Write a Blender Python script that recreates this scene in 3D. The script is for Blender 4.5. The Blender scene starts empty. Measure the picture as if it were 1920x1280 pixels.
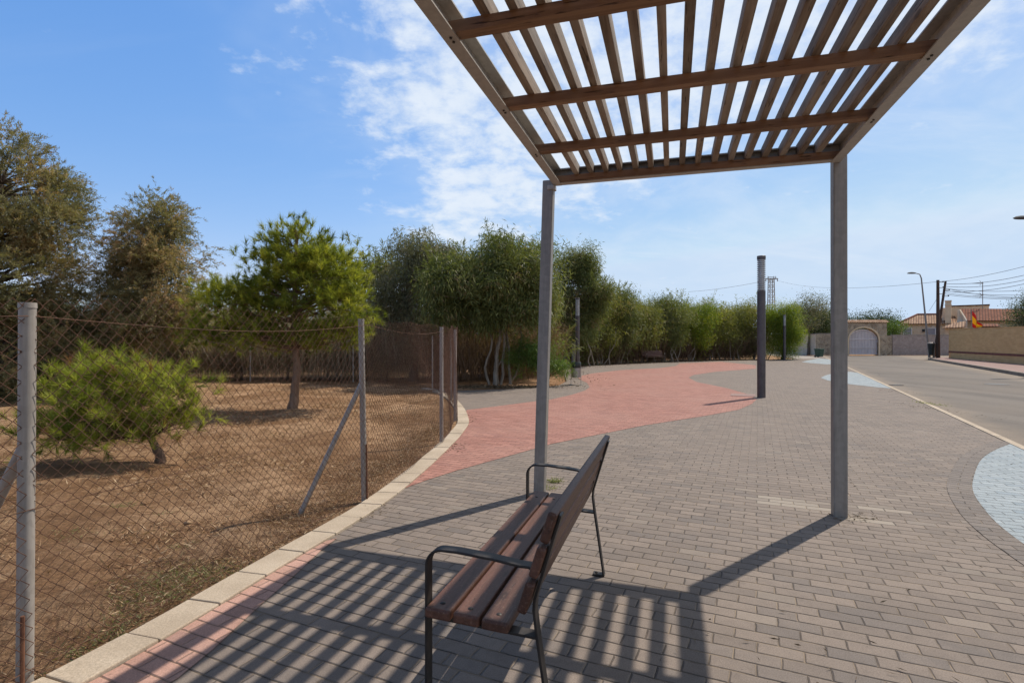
import bpy, math, random
import numpy as np
from math import sin, cos, pi, radians, sqrt, atan2
from mathutils import Vector, Matrix

scene = bpy.context.scene
COL = scene.collection
RNG = np.random.default_rng(11)
random.seed(5)

# ------------------------------------------------------------------ camera
F, CX, HZ, CH = 1010.0, 960.0, 642.0, 1.4
cam_data = bpy.data.cameras.new('camera')
cam = bpy.data.objects.new('camera', cam_data)
COL.objects.link(cam)
cam.location = (0, 0, CH)
cam.rotation_euler = (radians(90), 0, 0)
cam_data.sensor_width = 36.0
cam_data.lens = F / 1920.0 * 36.0
cam_data.shift_y = 2.0 / 1920.0
cam_data.clip_start = 0.05
cam_data.clip_end = 6000.0
scene.camera = cam

# ------------------------------------------------------------------ light
SUNV = Vector((1.57, 1.295, 2.84)).normalized()       # towards the sun
SUN_EL = math.asin(SUNV.z)
SUN_AZ = atan2(SUNV.x, SUNV.y)                          # clockwise from +Y
sun_data = bpy.data.lights.new('sun', 'SUN')
sun_data.energy = 5.0
sun_data.angle = radians(0.5)
sun_data.color = (1.0, 0.93, 0.83)
sun = bpy.data.objects.new('sun', sun_data)
COL.objects.link(sun)
sun.rotation_euler = (-SUNV).to_track_quat('-Z', 'Y').to_euler()

scene.view_settings.view_transform = 'Standard'
scene.view_settings.look = 'None'
scene.view_settings.exposure = 0.0
scene.view_settings.gamma = 1.0
scene.render.engine = 'CYCLES'
scene.cycles.max_bounces = 6
scene.cycles.transparent_max_bounces = 8
scene.cycles.use_denoising = True

class NT:
    """small node helper"""
    def __init__(self, nt):
        self.nt = nt
    def n(self, typ, **kw):
        nd = self.nt.nodes.new(typ)
        for k, v in kw.items():
            if k.startswith('i_'):
                key = k[2:]
                key = int(key) if key.isdigit() else key.replace('_', ' ')
                self.set(nd.inputs[key], v)
            else:
                setattr(nd, k, v)
        return nd
    def set(self, sock, v):
        if hasattr(v, 'is_output') or isinstance(v, bpy.types.NodeSocket):
            self.nt.links.new(v, sock)
        else:
            sock.default_value = v
    def math(self, op, a, b=0.0, c=None, clamp=False):
        nd = self.nt.nodes.new('ShaderNodeMath'); nd.operation = op; nd.use_clamp = clamp
        self.set(nd.inputs[0], a); self.set(nd.inputs[1], b)
        if c is not None: self.set(nd.inputs[2], c)
        return nd.outputs[0]
    def mix(self, f, a, b, blend='MIX'):
        nd = self.nt.nodes.new('ShaderNodeMix'); nd.data_type = 'RGBA'; nd.blend_type = blend
        self.set(nd.inputs['Factor'], f); self.set(nd.inputs['A'], a); self.set(nd.inputs['B'], b)
        # the RGBA sockets are 6 and 7
        for i in (6, 7):
            v = a if i == 6 else b
            self.set(nd.inputs[i], v)
        return nd.outputs[2]
    def ramp(self, f, stops, interp='LINEAR'):
        nd = self.nt.nodes.new('ShaderNodeValToRGB')
        nd.color_ramp.interpolation = interp
        el = nd.color_ramp.elements
        while len(el) < len(stops): el.new(0.5)
        for e, (p, c) in zip(el, stops):
            e.position = p
            e.color = (c, c, c, 1) if isinstance(c, (int, float)) else (*c[:3], 1)
        self.set(nd.inputs[0], f)
        return nd.outputs[0]
    def smooth(self, v, a, b, lo=0.0, hi=1.0):
        nd = self.nt.nodes.new('ShaderNodeMapRange'); nd.interpolation_type = 'SMOOTHSTEP'
        self.set(nd.inputs[0], v)
        for i, q in enumerate((a, b, lo, hi)): nd.inputs[i + 1].default_value = q
        return nd.outputs[0]
    def noise(self, vec, scale, detail=4.0, rough=0.55, dist=0.0):
        nd = self.nt.nodes.new('ShaderNodeTexNoise')
        if vec is not None: self.set(nd.inputs['Vector'], vec)
        nd.inputs['Scale'].default_value = scale
        nd.inputs['Detail'].default_value = detail
        nd.inputs['Roughness'].default_value = rough
        nd.inputs['Distortion'].default_value = dist
        return nd.outputs['Fac']

def rgb(*c): return (c[0], c[1], c[2], 1.0)

# ------------------------------------------------------------------ sky with a thin altocumulus layer
world = bpy.data.worlds.new('World'); scene.world = world
world.use_nodes = True
wn = NT(world.node_tree)
for nd in list(world.node_tree.nodes): world.node_tree.nodes.remove(nd)
sky = wn.n('ShaderNodeTexSky', sky_type='NISHITA', sun_disc=False)
sky.sun_elevation = SUN_EL
sky.sun_rotation = SUN_AZ
sky.altitude = 0.0; sky.air_density = 1.0; sky.dust_density = 0.5; sky.ozone_density = 1.0
tc = wn.n('ShaderNodeTexCoord')
sep = wn.n('ShaderNodeSeparateXYZ', i_0=tc.outputs['Generated'])
zc = wn.math('ADD', wn.math('MAXIMUM', sep.outputs[2], 0.0), 0.25)
U = wn.math('DIVIDE', sep.outputs[0], zc)
V = wn.math('DIVIDE', sep.outputs[1], zc)
pv = wn.n('ShaderNodeCombineXYZ', i_0=U, i_1=V, i_2=0.0).outputs[0]
big = wn.noise(pv, 1.9, 4.0, 0.55)
puffs = wn.noise(pv, 7.0, 9.0, 0.6, 0.25)
fine = wn.noise(pv, 21.0, 6.0, 0.62)
# cover over the middle of the view, thinning to the left and to the right
Un = wn.math('ADD', U, wn.math('MULTIPLY', wn.math('SUBTRACT', big, 0.5), 1.0))
left = wn.smooth(Un, -0.72, -0.12)
right = wn.smooth(wn.math('ADD', Un, wn.math('MULTIPLY', V, 0.9)), 1.75, 2.2, 1.0, 0.3)
cover = wn.math('MULTIPLY', left, right)
dens = wn.math('ADD', wn.math('MULTIPLY', puffs, 0.72), wn.math('MULTIPLY', fine, 0.28))
thr = wn.math('SUBTRACT', 0.70, wn.math('MULTIPLY', cover, 0.39))
cl = wn.smooth(wn.math('SUBTRACT', dens, thr), -0.06, 0.27)
# streaky high cloud low over the horizon
st_map = wn.n('ShaderNodeMapping', i_Vector=pv, i_Scale=(0.5, 1.9, 1.0), i_Rotation=(0, 0, radians(-24)))
streak = wn.noise(st_map.outputs[0], 1.3, 7.0, 0.62, 0.5)
stc = wn.math('MULTIPLY', wn.smooth(streak, 0.47, 0.72), wn.smooth(U, -0.9, 0.9, 0.04, 0.55))
veil = wn.math('MULTIPLY', wn.smooth(wn.noise(pv, 2.4, 6.0, 0.6, 0.4), 0.36, 0.66), wn.smooth(Un, -0.66, -0.05, 0.0, 0.36))
cl = wn.math('MAXIMUM', wn.math('MULTIPLY', cl, 0.92), wn.math('MAXIMUM', stc, veil))
cl = wn.math('MULTIPLY', cl, wn.smooth(sep.outputs[2], 0.02, 0.16))
cloud_col = wn.mix(puffs, rgb(4.3, 5.1, 6.1), rgb(6.0, 6.35, 6.8))
hs = wn.n('ShaderNodeHueSaturation', i_Saturation=1.26, i_Value=1.1, i_Color=sky.outputs[0])
sc_ = wn.n('ShaderNodeSeparateColor', i_0=hs.outputs[0])
tone = wn.n('ShaderNodeCombineColor')
for i_, (pw, kk, mx) in enumerate(((0.84, 1.18, 3.9), (0.64, 1.53, 4.9), (0.38, 3.05, 6.2))):
    wn.set(tone.inputs[i_], wn.math('MINIMUM', wn.math('MULTIPLY', wn.math('POWER', wn.math('MAXIMUM', sc_.outputs[i_], 0.001), pw), kk), mx))
mixed = wn.mix(cl, tone.outputs[0], cloud_col)
zen = wn.smooth(sep.outputs[2], 0.55, 0.92, 1.0, 0.4)
mixed = wn.mix(1.0, mixed, wn.n('ShaderNodeCombineColor', i_0=zen, i_1=zen, i_2=zen).outputs[0], 'MULTIPLY')
bg = wn.n('ShaderNodeBackground', i_Color=mixed, i_Strength=0.15)
wo = wn.n('ShaderNodeOutputWorld', i_Surface=bg.outputs[0])

# ------------------------------------------------------------------ helpers
def G(px, py, z=0.0):
    """world point at height z seen at a photograph pixel (measuring aid)"""
    Y = F * (CH - z) / (py - HZ)
    return ((px - CX) / F * Y, Y, z)
def D(px, py, Y):
    return ((px - CX) / F * Y, Y, CH + (HZ - py) / F * Y)
def G2(px, py):
    return G(px, py)[:2]

def tag(o, label=None, cat=None, group=None, kind=None):
    if label: o['label'] = label
    if cat: o['category'] = cat
    if group: o['group'] = group
    if kind: o['kind'] = kind
    return o
def empty(name, loc=(0, 0, 0), rz=0.0):
    o = bpy.data.objects.new(name, None); COL.objects.link(o)
    o.location = loc; o.rotation_euler = (0, 0, rz); o.empty_display_size = 0.2
    return o
def children(o): return [c for c in bpy.data.objects if c.parent == o]
def copy_tree(o, parent=None):
    c = o.copy(); COL.objects.link(c); c.parent = parent
    for ch in children(o): copy_tree(ch, c)
    return c

class MB:
    """collects shapes into one mesh"""
    def __init__(self):
        self.v = []; self.f = []; self.uv = None
    def add(self, vs, fs):
        b = len(self.v)
        self.v.extend([tuple(p) for p in vs]); self.f.extend([tuple(i + b for i in q) for q in fs])
    def box(self, c, s, M=None):
        x, y, z = s[0] / 2, s[1] / 2, s[2] / 2
        vs = [Vector((a * x, b * y, d * z)) for d in (-1, 1) for b in (-1, 1) for a in (-1, 1)]
        if M is not None: vs = [M @ p for p in vs]
        vs = [p + Vector(c) for p in vs]
        self.add(vs, [(0, 2, 3, 1), (4, 5, 7, 6), (0, 1, 5, 4), (2, 6, 7, 3), (0, 4, 6, 2), (1, 3, 7, 5)])
    def bar(self, p, q, w, t, up=(0, 0, 1)):
        """rectangular bar from p to q, w across, t along up"""
        p = Vector(p); q = Vector(q); d = (q - p).normalized(); up = Vector(up)
        s = d.cross(up)
        if s.length < 1e-4: s = d.cross(Vector((1, 0, 0)))
        s.normalize(); n = s.cross(d).normalized()
        vs = []
        for e in (p, q):
            for a, b in ((-1, -1), (1, -1), (1, 1), (-1, 1)):
                vs.append(e + s * (a * w / 2) + n * (b * t / 2))
        self.add(vs, [(0, 1, 2, 3), (7, 6, 5, 4), (0, 4, 5, 1), (1, 5, 6, 2), (2, 6, 7, 3), (3, 7, 4, 0)])
    def tube(self, pts, rad, n=8, cap=True):
        pts = [Vector(p) for p in pts]
        if not hasattr(rad, '__len__'): rad = [rad] * len(pts)
        b = len(self.v); prev = None
        for i, p in enumerate(pts):
            d = (pts[min(i + 1, len(pts) - 1)] - pts[max(i - 1, 0)])
            d = d.normalized() if d.length > 1e-9 else Vector((0, 0, 1))
            if prev is None:
                a = d.cross(Vector((0, 0, 1)))
                if a.length < 1e-3: a = Vector((1, 0, 0))
                a.normalize()
            else:
                a = prev - d * prev.dot(d)
                a = a.normalized() if a.length > 1e-6 else d.orthogonal().normalized()
            prev = a; c = d.cross(a)
            for k in range(n):
                t = 2 * pi * k / n
                self.v.append(tuple(p + (a * cos(t) + c * sin(t)) * rad[i]))
        for i in range(len(pts) - 1):
            for k in range(n):
                k2 = (k + 1) % n
                self.f.append((b + i * n + k, b + i * n + k2, b + (i + 1) * n + k2, b + (i + 1) * n + k))
        if cap:
            self.f.append(tuple(b + k for k in reversed(range(n))))
            e = b + (len(pts) - 1) * n
            self.f.append(tuple(e + k for k in range(n)))
    def lathe(self, prof, n=24, c=(0, 0, 0)):
        b = len(self.v)
        for r, z in prof:
            for k in range(n):
                t = 2 * pi * k / n
                self.v.append((c[0] + r * cos(t), c[1] + r * sin(t), c[2] + z))
        for i in range(len(prof) - 1):
            for k in range(n):
                k2 = (k + 1) % n
                self.f.append((b + i * n + k, b + i * n + k2, b + (i + 1) * n + k2, b + (i + 1) * n + k))
        self.f.append(tuple(b + k for k in reversed(range(n))))
        e = b + (len(prof) - 1) * n
        self.f.append(tuple(e + k for k in range(n)))
    def ribbon(self, pts, w, t, wdir):
        """strap of width w (along wdir) and thickness t following pts"""
        pts = [Vector(p) for p in pts]; wd = Vector(wdir).normalized(); b = len(self.v)
        for i, p in enumerate(pts):
            d = (pts[min(i + 1, len(pts) - 1)] - pts[max(i - 1, 0)]).normalized()
            n = wd.cross(d).normalized()
            for a, c in ((-1, -1), (1, -1), (1, 1), (-1, 1)):
                self.v.append(tuple(p + wd * (a * w / 2) + n * (c * t / 2)))
        for i in range(len(pts) - 1):
            for k in range(4):
                k2 = (k + 1) % 4
                self.f.append((b + i * 4 + k, b + i * 4 + k2, b + i * 4 + 4 + k2, b + i * 4 + 4 + k))
        self.f.append((b + 3, b + 2, b + 1, b)); e = b + 4 * (len(pts) - 1)
        self.f.append((e, e + 1, e + 2, e + 3))
    def build(self, name, m, parent=None, bevel=0.0, smooth=False, segs=2):
        me = bpy.data.meshes.new(name); me.from_pydata(self.v, [], self.f); me.update()
        import bmesh
        bm = bmesh.new(); bm.from_mesh(me); bmesh.ops.recalc_face_normals(bm, faces=bm.faces); bm.to_mesh(me); bm.free()
        if m is not None: me.materials.append(m)
        if smooth:
            me.polygons.foreach_set('use_smooth', [True] * len(me.polygons))
            try: me.set_sharp_from_angle(angle=radians(40))
            except Exception: pass
        o = bpy.data.objects.new(name, me); COL.objects.link(o)
        if parent is not None: o.parent = parent
        if bevel > 0:
            md = o.modifiers.new('bevel', 'BEVEL'); md.width = bevel; md.segments = segs; md.limit_method = 'ANGLE'
        return o

def np_mesh(name, verts, faces, m, parent=None, tint=None):
    """fast mesh from arrays; faces (n,3) or (n,4); tint = per face value"""
    me = bpy.data.meshes.new(name)
    k = faces.shape[1]; nf = len(faces)
    me.vertices.add(len(verts)); me.vertices.foreach_set('co', np.ascontiguousarray(verts, dtype=np.float32).ravel())
    me.loops.add(nf * k); me.loops.foreach_set('vertex_index', np.ascontiguousarray(faces, dtype=np.int32).ravel())
    me.polygons.add(nf); me.polygons.foreach_set('loop_start', np.arange(0, nf * k, k, dtype=np.int32))
    me.update(calc_edges=True)
    if tint is not None:
        a = me.attributes.new('tint', 'FLOAT', 'FACE'); a.data.foreach_set('value', np.ascontiguousarray(tint, dtype=np.float32))
    me.materials.append(m)
    o = bpy.data.objects.new(name, me); COL.objects.link(o)
    if parent is not None: o.parent = parent
    return o

def poly_sheet(name, pts, z, m, kind='structure', thick=0.0):
    """flat sheet from an outline (triangulated by tessellation)"""
    from mathutils.geometry import tessellate_polygon
    vs = [Vector((p[0], p[1], z)) for p in pts]
    tris = tessellate_polygon([vs])
    fs = []
    for t in tris:
        a, b, c = (vs[i] for i in t)
        fs.append(t if (b - a).cross(c - a).z > 0 else (t[0], t[2], t[1]))
    me = bpy.data.meshes.new(name); me.from_pydata([tuple(v) for v in vs], [], fs); me.update()
    me.materials.append(m)
    o = bpy.data.objects.new(name, me); COL.objects.link(o)
    if kind: o['kind'] = kind
    return o

# ------------------------------------------------------------------ materials
MATS = {}
def new_mat(name):
    m = bpy.data.materials.new(name); m.use_nodes = True
    nt = m.node_tree
    for nd in list(nt.nodes): nt.nodes.remove(nd)
    k = NT(nt)
    out = k.n('ShaderNodeOutputMaterial')
    bs = k.n('ShaderNodeBsdfPrincipled')
    nt.links.new(bs.outputs[0], out.inputs[0])
    MATS[name] = m
    return m, k, bs, out
def bump(k, bs, h, strength=0.3, dist=0.01):
    b = k.n('ShaderNodeBump', i_Strength=strength, i_Distance=dist, i_Height=h)
    k.nt.links.new(b.outputs[0], bs.inputs['Normal'])
def simple(name, c1, c2, scale=8.0, rough=0.6, metal=0.0, bstr=0.1, spec=0.4, detail=5.0):
    m, k, bs, out = new_mat(name)
    t = k.n('ShaderNodeTexCoord').outputs['Object']
    n = k.noise(t, scale, detail, 0.6)
    f = k.smooth(n, 0.3, 0.7)
    k.set(bs.inputs['Base Color'], k.mix(f, rgb(*c1), rgb(*c2)))
    bs.inputs['Roughness'].default_value = rough; bs.inputs['Metallic'].default_value = metal
    bs.inputs['Specular IOR Level'].default_value = spec
    if bstr > 0: bump(k, bs, k.noise(t, scale * 6, 4, 0.6), bstr, 0.004)
    return m

BRW, BRH, BRA = 0.193, 0.0955, radians(24.5)
def brick_mat(name, c1, c2, joint, dirt, pale=None, uv=False, sandy=(0.27, 0.2, 0.13), palec=(0.30, 0.255, 0.205)):
    m, k, bs, out = new_mat(name)
    co = k.n('ShaderNodeTexCoord')
    obj = co.outputs['Object']
    if uv:
        vec = co.outputs['UV']
    else:
        vec = k.n('ShaderNodeMapping', i_Vector=obj, i_Rotation=(0, 0, BRA)).outputs[0]
    wob = k.n('ShaderNodeTexNoise', i_Vector=obj); wob.inputs['Scale'].default_value = 7.0; wob.inputs['Detail'].default_value = 3.0
    w1 = k.n('ShaderNodeVectorMath', operation='SUBTRACT', i_0=wob.outputs['Color']); w1.inputs[1].default_value = (0.5, 0.5, 0.5)
    w2 = k.n('ShaderNodeVectorMath', operation='MULTIPLY_ADD', i_0=w1.outputs[0]); w2.inputs[1].default_value = (0.016, 0.011, 0)
    k.set(w2.inputs[2], vec)
    sx = k.n('ShaderNodeSeparateXYZ', i_0=w2.outputs[0])
    v = k.math('DIVIDE', sx.outputs[1], BRH); row = k.math('FLOOR', v); fv = k.math('SUBTRACT', v, row)
    shift = k.math('MULTIPLY', k.math('FLOORED_MODULO', row, 2.0), 0.5)
    rown = k.n('ShaderNodeTexWhiteNoise', noise_dimensions='1D', i_W=row).outputs['Value']
    u = k.math('ADD', k.math('DIVIDE', sx.outputs[0], BRW), k.math('ADD', shift, k.math('MULTIPLY', rown, 0.07)))
    colm = k.math('FLOOR', u); fu = k.math('SUBTRACT', u, colm)
    cell = k.n('ShaderNodeCombineXYZ', i_0=colm, i_1=row, i_2=0.0).outputs[0]
    wn_ = k.n('ShaderNodeTexWhiteNoise', noise_dimensions='2D', i_Vector=cell)
    rs = k.n('ShaderNodeSeparateColor', i_0=wn_.outputs['Color'])
    r1, r2, r3 = rs.outputs[0], rs.outputs[1], rs.outputs[2]
    dv = k.math('MULTIPLY', k.math('MINIMUM', fv, k.math('SUBTRACT', 1.0, fv)), BRH)
    du = k.math('MULTIPLY', k.math('MINIMUM', fu, k.math('SUBTRACT', 1.0, fu)), BRW)
    rowm = k.smooth(dv, 0.0010, 0.0048)          # 0 in the long joints
    crom = k.smooth(du, 0.0004, 0.0030)          # 0 in the cross joints
    stone = k.math('MULTIPLY', rowm, crom)
    # colour of the blocks
    col = k.mix(r1, rgb(*c1), rgb(*c2))
    col = k.mix(k.math('MULTIPLY', k.smooth(r2, 0.78, 0.95), 0.45), col, rgb(c1[0] * 0.8, c1[1] * 0.88, c1[2] * 0.98))
    big = k.smooth(k.noise(obj, 0.55, 6, 0.62), 0.36, 0.68)
    col = k.mix(k.math('MULTIPLY', big, 0.45), col, rgb(*dirt))
    edge = k.smooth(k.noise(obj, 13.0, 5, 0.68), 0.42, 0.72)
    col = k.mix(k.math('MULTIPLY', edge, 0.32), col, rgb(*(0.7 * q for q in c1)))
    dust = k.smooth(k.noise(obj, 2.3, 7, 0.7), 0.52, 0.7)
    col = k.mix(k.math('MULTIPLY', dust, 0.28), col, rgb(*(1.25 * q for q in dirt)))
    grain = k.noise(obj, 170.0, 2, 0.6)
    col = k.mix(1.0, col, k.ramp(grain, [(0.25, 0.72), (0.75, 1.24)]), 'MULTIPLY')
    spots = k.noise(obj, 24.0, 2, 0.5)
    col = k.mix(k.math('MULTIPLY', k.smooth(spots, 0.72, 0.77), 0.55), col, rgb(*(0.4 * q for q in c1)))
    stain = k.smooth(k.noise(obj, 1.05, 5, 0.7, 0.6), 0.63, 0.72)
    col = k.mix(k.math('MULTIPLY', stain, 0.28), col, rgb(*(0.55 * q for q in c1)))
    if pale:
        tot = None
        cx_ = k.math('MULTIPLY', k.math('ADD', colm, 0.5), BRW); cy_ = k.math('MULTIPLY', k.math('ADD', row, 0.5), BRH)
        for (x0, x1, y0, y1) in pale:
            q = k.math('MULTIPLY', k.math('MULTIPLY', k.math('GREATER_THAN', cx_, x0), k.math('LESS_THAN', cx_, x1)), k.math('MULTIPLY', k.math('GREATER_THAN', cy_, y0), k.math('LESS_THAN', cy_, y1)))
            tot = q if tot is None else k.math('MAXIMUM', tot, q)
        tot = k.math('MULTIPLY', tot, k.smooth(r3, 0.1, 0.5, 0.25, 0.8))
        odd = k.math('MULTIPLY', k.math('GREATER_THAN', r3, 0.965), 0.22)
        col = k.mix(k.math('MAXIMUM', tot, odd), col, rgb(*palec))
    # joints: long ones painted darker for the shade in them, lighter sand in many cross joints
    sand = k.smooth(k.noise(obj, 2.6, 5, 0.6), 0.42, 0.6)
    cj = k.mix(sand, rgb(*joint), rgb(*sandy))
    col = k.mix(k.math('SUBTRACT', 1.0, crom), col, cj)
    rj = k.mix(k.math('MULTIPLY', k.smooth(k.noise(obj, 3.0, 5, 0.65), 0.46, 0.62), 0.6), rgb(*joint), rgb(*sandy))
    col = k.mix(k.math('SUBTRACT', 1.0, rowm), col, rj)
    k.set(bs.inputs['Base Color'], col)
    bs.inputs['Roughness'].default_value = 0.85
    bs.inputs['Specular IOR Level'].default_value = 0.25
    tilt = k.math('ADD', k.math('MULTIPLY', k.math('SUBTRACT', fu, 0.5), k.math('MULTIPLY', k.math('SUBTRACT', r2, 0.5), 1.1)), k.math('MULTIPLY', k.math('SUBTRACT', fv, 0.5), k.math('MULTIPLY', k.math('SUBTRACT', r3, 0.5), 0.8)))
    rim = k.math('MULTIPLY', k.smooth(dv, 0.0012, 0.010), k.smooth(du, 0.0008, 0.009))
    h = k.math('ADD', k.math('ADD', rim, k.math('MULTIPLY', grain, 0.14)), k.math('ADD', k.math('MULTIPLY', tilt, 0.55), k.math('MULTIPLY', r1, 0.25)))
    bump(k, bs, h, 0.95, 0.0065)
    return m

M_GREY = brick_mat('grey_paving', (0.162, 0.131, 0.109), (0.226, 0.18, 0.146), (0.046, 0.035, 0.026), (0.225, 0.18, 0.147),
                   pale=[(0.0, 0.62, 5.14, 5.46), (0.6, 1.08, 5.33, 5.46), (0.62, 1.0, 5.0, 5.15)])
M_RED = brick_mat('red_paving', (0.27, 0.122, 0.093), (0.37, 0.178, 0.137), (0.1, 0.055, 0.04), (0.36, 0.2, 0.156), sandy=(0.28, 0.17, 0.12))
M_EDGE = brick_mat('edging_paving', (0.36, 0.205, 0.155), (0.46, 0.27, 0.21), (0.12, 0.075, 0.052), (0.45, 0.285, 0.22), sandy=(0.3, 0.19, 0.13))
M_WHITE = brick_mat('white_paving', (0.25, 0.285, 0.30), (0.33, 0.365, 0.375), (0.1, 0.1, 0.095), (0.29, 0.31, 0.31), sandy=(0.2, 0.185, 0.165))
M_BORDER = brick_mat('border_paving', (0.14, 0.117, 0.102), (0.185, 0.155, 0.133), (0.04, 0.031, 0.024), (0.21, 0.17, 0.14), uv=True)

def dirt_mat():
    m, k, bs, out = new_mat('dirt')
    o = k.n('ShaderNodeTexCoord').outputs['Object']
    a = k.smooth(k.noise(o, 0.7, 8, 0.66, 0.4), 0.38, 0.64)
    col = k.mix(a, rgb(0.235, 0.125, 0.06), rgb(0.46, 0.285, 0.16))
    pat = k.smooth(k.noise(o, 2.1, 8, 0.72, 0.6), 0.56, 0.7)
    col = k.mix(k.math('MULTIPLY', pat, 0.55), col, rgb(0.56, 0.38, 0.24))
    b = k.smooth(k.noise(o, 6.5, 9, 0.75), 0.47, 0.6)
    col = k.mix(k.math('MULTIPLY', b, 0.75), col, rgb(0.16, 0.082, 0.04))
    mp = k.n('ShaderNodeMapping', i_Vector=o, i_Scale=(1.0, 2.6, 1.0), i_Rotation=(0, 0, 0.5)).outputs[0]
    st = k.smooth(k.noise(mp, 34.0, 6, 0.8, 1.5), 0.54, 0.66)
    col = k.mix(k.math('MULTIPLY', st, 0.5), col, rgb(0.46, 0.32, 0.195))
    c = k.noise(o, 55.0, 6, 0.78)
    col = k.mix(1.0, col, k.ramp(c, [(0.3, 0.4), (0.5, 0.98), (0.7, 1.55)]), 'MULTIPLY')
    k.set(bs.inputs['Base Color'], col)
    bs.inputs['Roughness'].default_value = 0.95; bs.inputs['Specular IOR Level'].default_value = 0.12
    h = k.math('ADD', k.math('MULTIPLY', k.noise(o, 9.0, 9, 0.75), 1.2), k.math('MULTIPLY', c, 0.7))
    bump(k, bs, h, 1.0, 0.045)
    return m
M_DIRT = dirt_mat()

def asphalt_mat():
    m, k, bs, out = new_mat('asphalt')
    o = k.n('ShaderNodeTexCoord').outputs['Object']
    mp = k.n('ShaderNodeMapping', i_Vector=o, i_Rotation=(0, 0, radians(27.5)), i_Scale=(1.0, 0.07, 1.0)).outputs[0]
    a = k.smooth(k.noise(mp, 0.9, 6, 0.6), 0.35, 0.66)
    col = k.mix(a, rgb(0.105, 0.088, 0.073), rgb(0.155, 0.13, 0.107))
    b = k.smooth(k.noise(o, 0.35, 6, 0.6), 0.42, 0.66)
    col = k.mix(k.math('MULTIPLY', b, 0.5), col, rgb(0.165, 0.132, 0.102))
    sp = k.n('ShaderNodeSeparateXYZ', i_0=o)
    wv = k.math('MULTIPLY', k.math('SUBTRACT', k.noise(o, 0.8, 5, 0.65), 0.5), 1.4)
    er = k.math('ADD', k.math('SUBTRACT', k.math('ADD', k.math('MULTIPLY', sp.outputs[1], 0.59), 8.03), sp.outputs[0]), wv)
    el = k.math('ADD', k.math('SUBTRACT', sp.outputs[0], k.math('ADD', k.math('MULTIPLY', sp.outputs[1], 0.522), 3.02)), wv)
    dusty = k.math('MAXIMUM', k.smooth(er, 0.2, 1.5, 0.75, 0.0), k.smooth(el, 0.1, 0.8, 0.6, 0.0))
    col = k.mix(dusty, col, rgb(0.23, 0.178, 0.128))
    crk = k.n('ShaderNodeTexVoronoi', i_Vector=o, i_Scale=0.33, feature='DISTANCE_TO_EDGE')
    ck = k.math('MULTIPLY', k.smooth(crk.outputs['Distance'], 0.0, 0.012, 1.0, 0.0), k.smooth(k.noise(o, 0.4, 3, 0.5), 0.5, 0.6))
    col = k.mix(k.math('MULTIPLY', ck, 0.6), col, rgb(0.06, 0.05, 0.045))
    g = k.noise(o, 140.0, 3, 0.7)
    col = k.mix(1.0, col, k.ramp(g, [(0.3, 0.6), (0.7, 1.4)]), 'MULTIPLY')
    k.set(bs.inputs['Base Color'], col)
    bs.inputs['Roughness'].default_value = 0.85; bs.inputs['Specular IOR Level'].default_value = 0.25
    bump(k, bs, g, 0.4, 0.006)
    return m
M_ASPH = asphalt_mat()

def stone_mat(name, c1, c2, scale=120.0):
    m, k, bs, out = new_mat(name)
    o = k.n('ShaderNodeTexCoord').outputs['Object']
    g = k.noise(o, scale, 3, 0.7)
    a = k.smooth(k.noise(o, 2.2, 6, 0.65), 0.35, 0.68)
    col = k.mix(a, rgb(*c1), rgb(*c2))
    col = k.mix(1.0, col, k.ramp(g, [(0.3, 0.72), (0.7, 1.2)]), 'MULTIPLY')
    k.set(bs.inputs['Base Color'], col)
    bs.inputs['Roughness'].default_value = 0.88; bs.inputs['Specular IOR Level'].default_value = 0.25
    bump(k, bs, g, 0.35, 0.004)
    return m
M_KERB = stone_mat('kerb_stone', (0.37, 0.295, 0.215), (0.46, 0.375, 0.28))
M_KERBD = stone_mat('kerb_dark', (0.2, 0.165, 0.13), (0.28, 0.235, 0.19))
M_SIDE = stone_mat('pink_pavement', (0.25, 0.165, 0.14), (0.3, 0.2, 0.175), 60)
M_CONC = stone_mat('concrete_path', (0.28, 0.24, 0.2), (0.33, 0.29, 0.245), 40)

def steel_mat(name, c1, c2, metal=0.55, rough=0.55):
    m, k, bs, out = new_mat(name)
    o = k.n('ShaderNodeTexCoord').outputs['Object']
    v = k.n('ShaderNodeTexVoronoi', i_Vector=o, i_Scale=26.0)
    sp = k.n('ShaderNodeSeparateColor', i_0=v.outputs['Color']).outputs[0]
    mp = k.n('ShaderNodeMapping', i_Vector=o, i_Scale=(14, 14, 1.2)).outputs[0]
    st = k.noise(mp, 2.0, 6, 0.65)
    f = k.math('ADD', k.math('MULTIPLY', sp, 0.12), k.math('MULTIPLY', st, 0.93))
    col = k.mix(k.smooth(f, 0.25, 0.8), rgb(*c1), rgb(*c2))
    rust = k.smooth(k.noise(o, 7.0, 6, 0.7), 0.66, 0.74)
    col = k.mix(k.math('MULTIPLY', rust, 0.35), col, rgb(0.16, 0.1, 0.06))
    k.set(bs.inputs['Base Color'], col)
    bs.inputs['Metallic'].default_value = metal
    k.set(bs.inputs['Roughness'], k.smooth(st, 0.2, 0.8, rough - 0.12, rough + 0.15))
    bump(k, bs, st, 0.06, 0.004)
    return m
M_GALV = steel_mat('galvanised_steel', (0.19, 0.17, 0.15), (0.30, 0.272, 0.24), 0.3)
M_RAIL = steel_mat('rail_steel', (0.32, 0.295, 0.265), (0.43, 0.40, 0.36), 0.15, 0.6)
M_FPOST = steel_mat('fence_post_steel', (0.24, 0.212, 0.185), (0.38, 0.34, 0.30), 0.15, 0.6)
M_LAMP = simple('lamp_brown_metal', (0.085, 0.072, 0.07), (0.115, 0.098, 0.095), 5, 0.45, 0.4, 0.03)
M_LOUV = simple('lamp_louvre', (0.34, 0.33, 0.32), (0.45, 0.44, 0.43), 5, 0.4, 0.5, 0.03)
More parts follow.
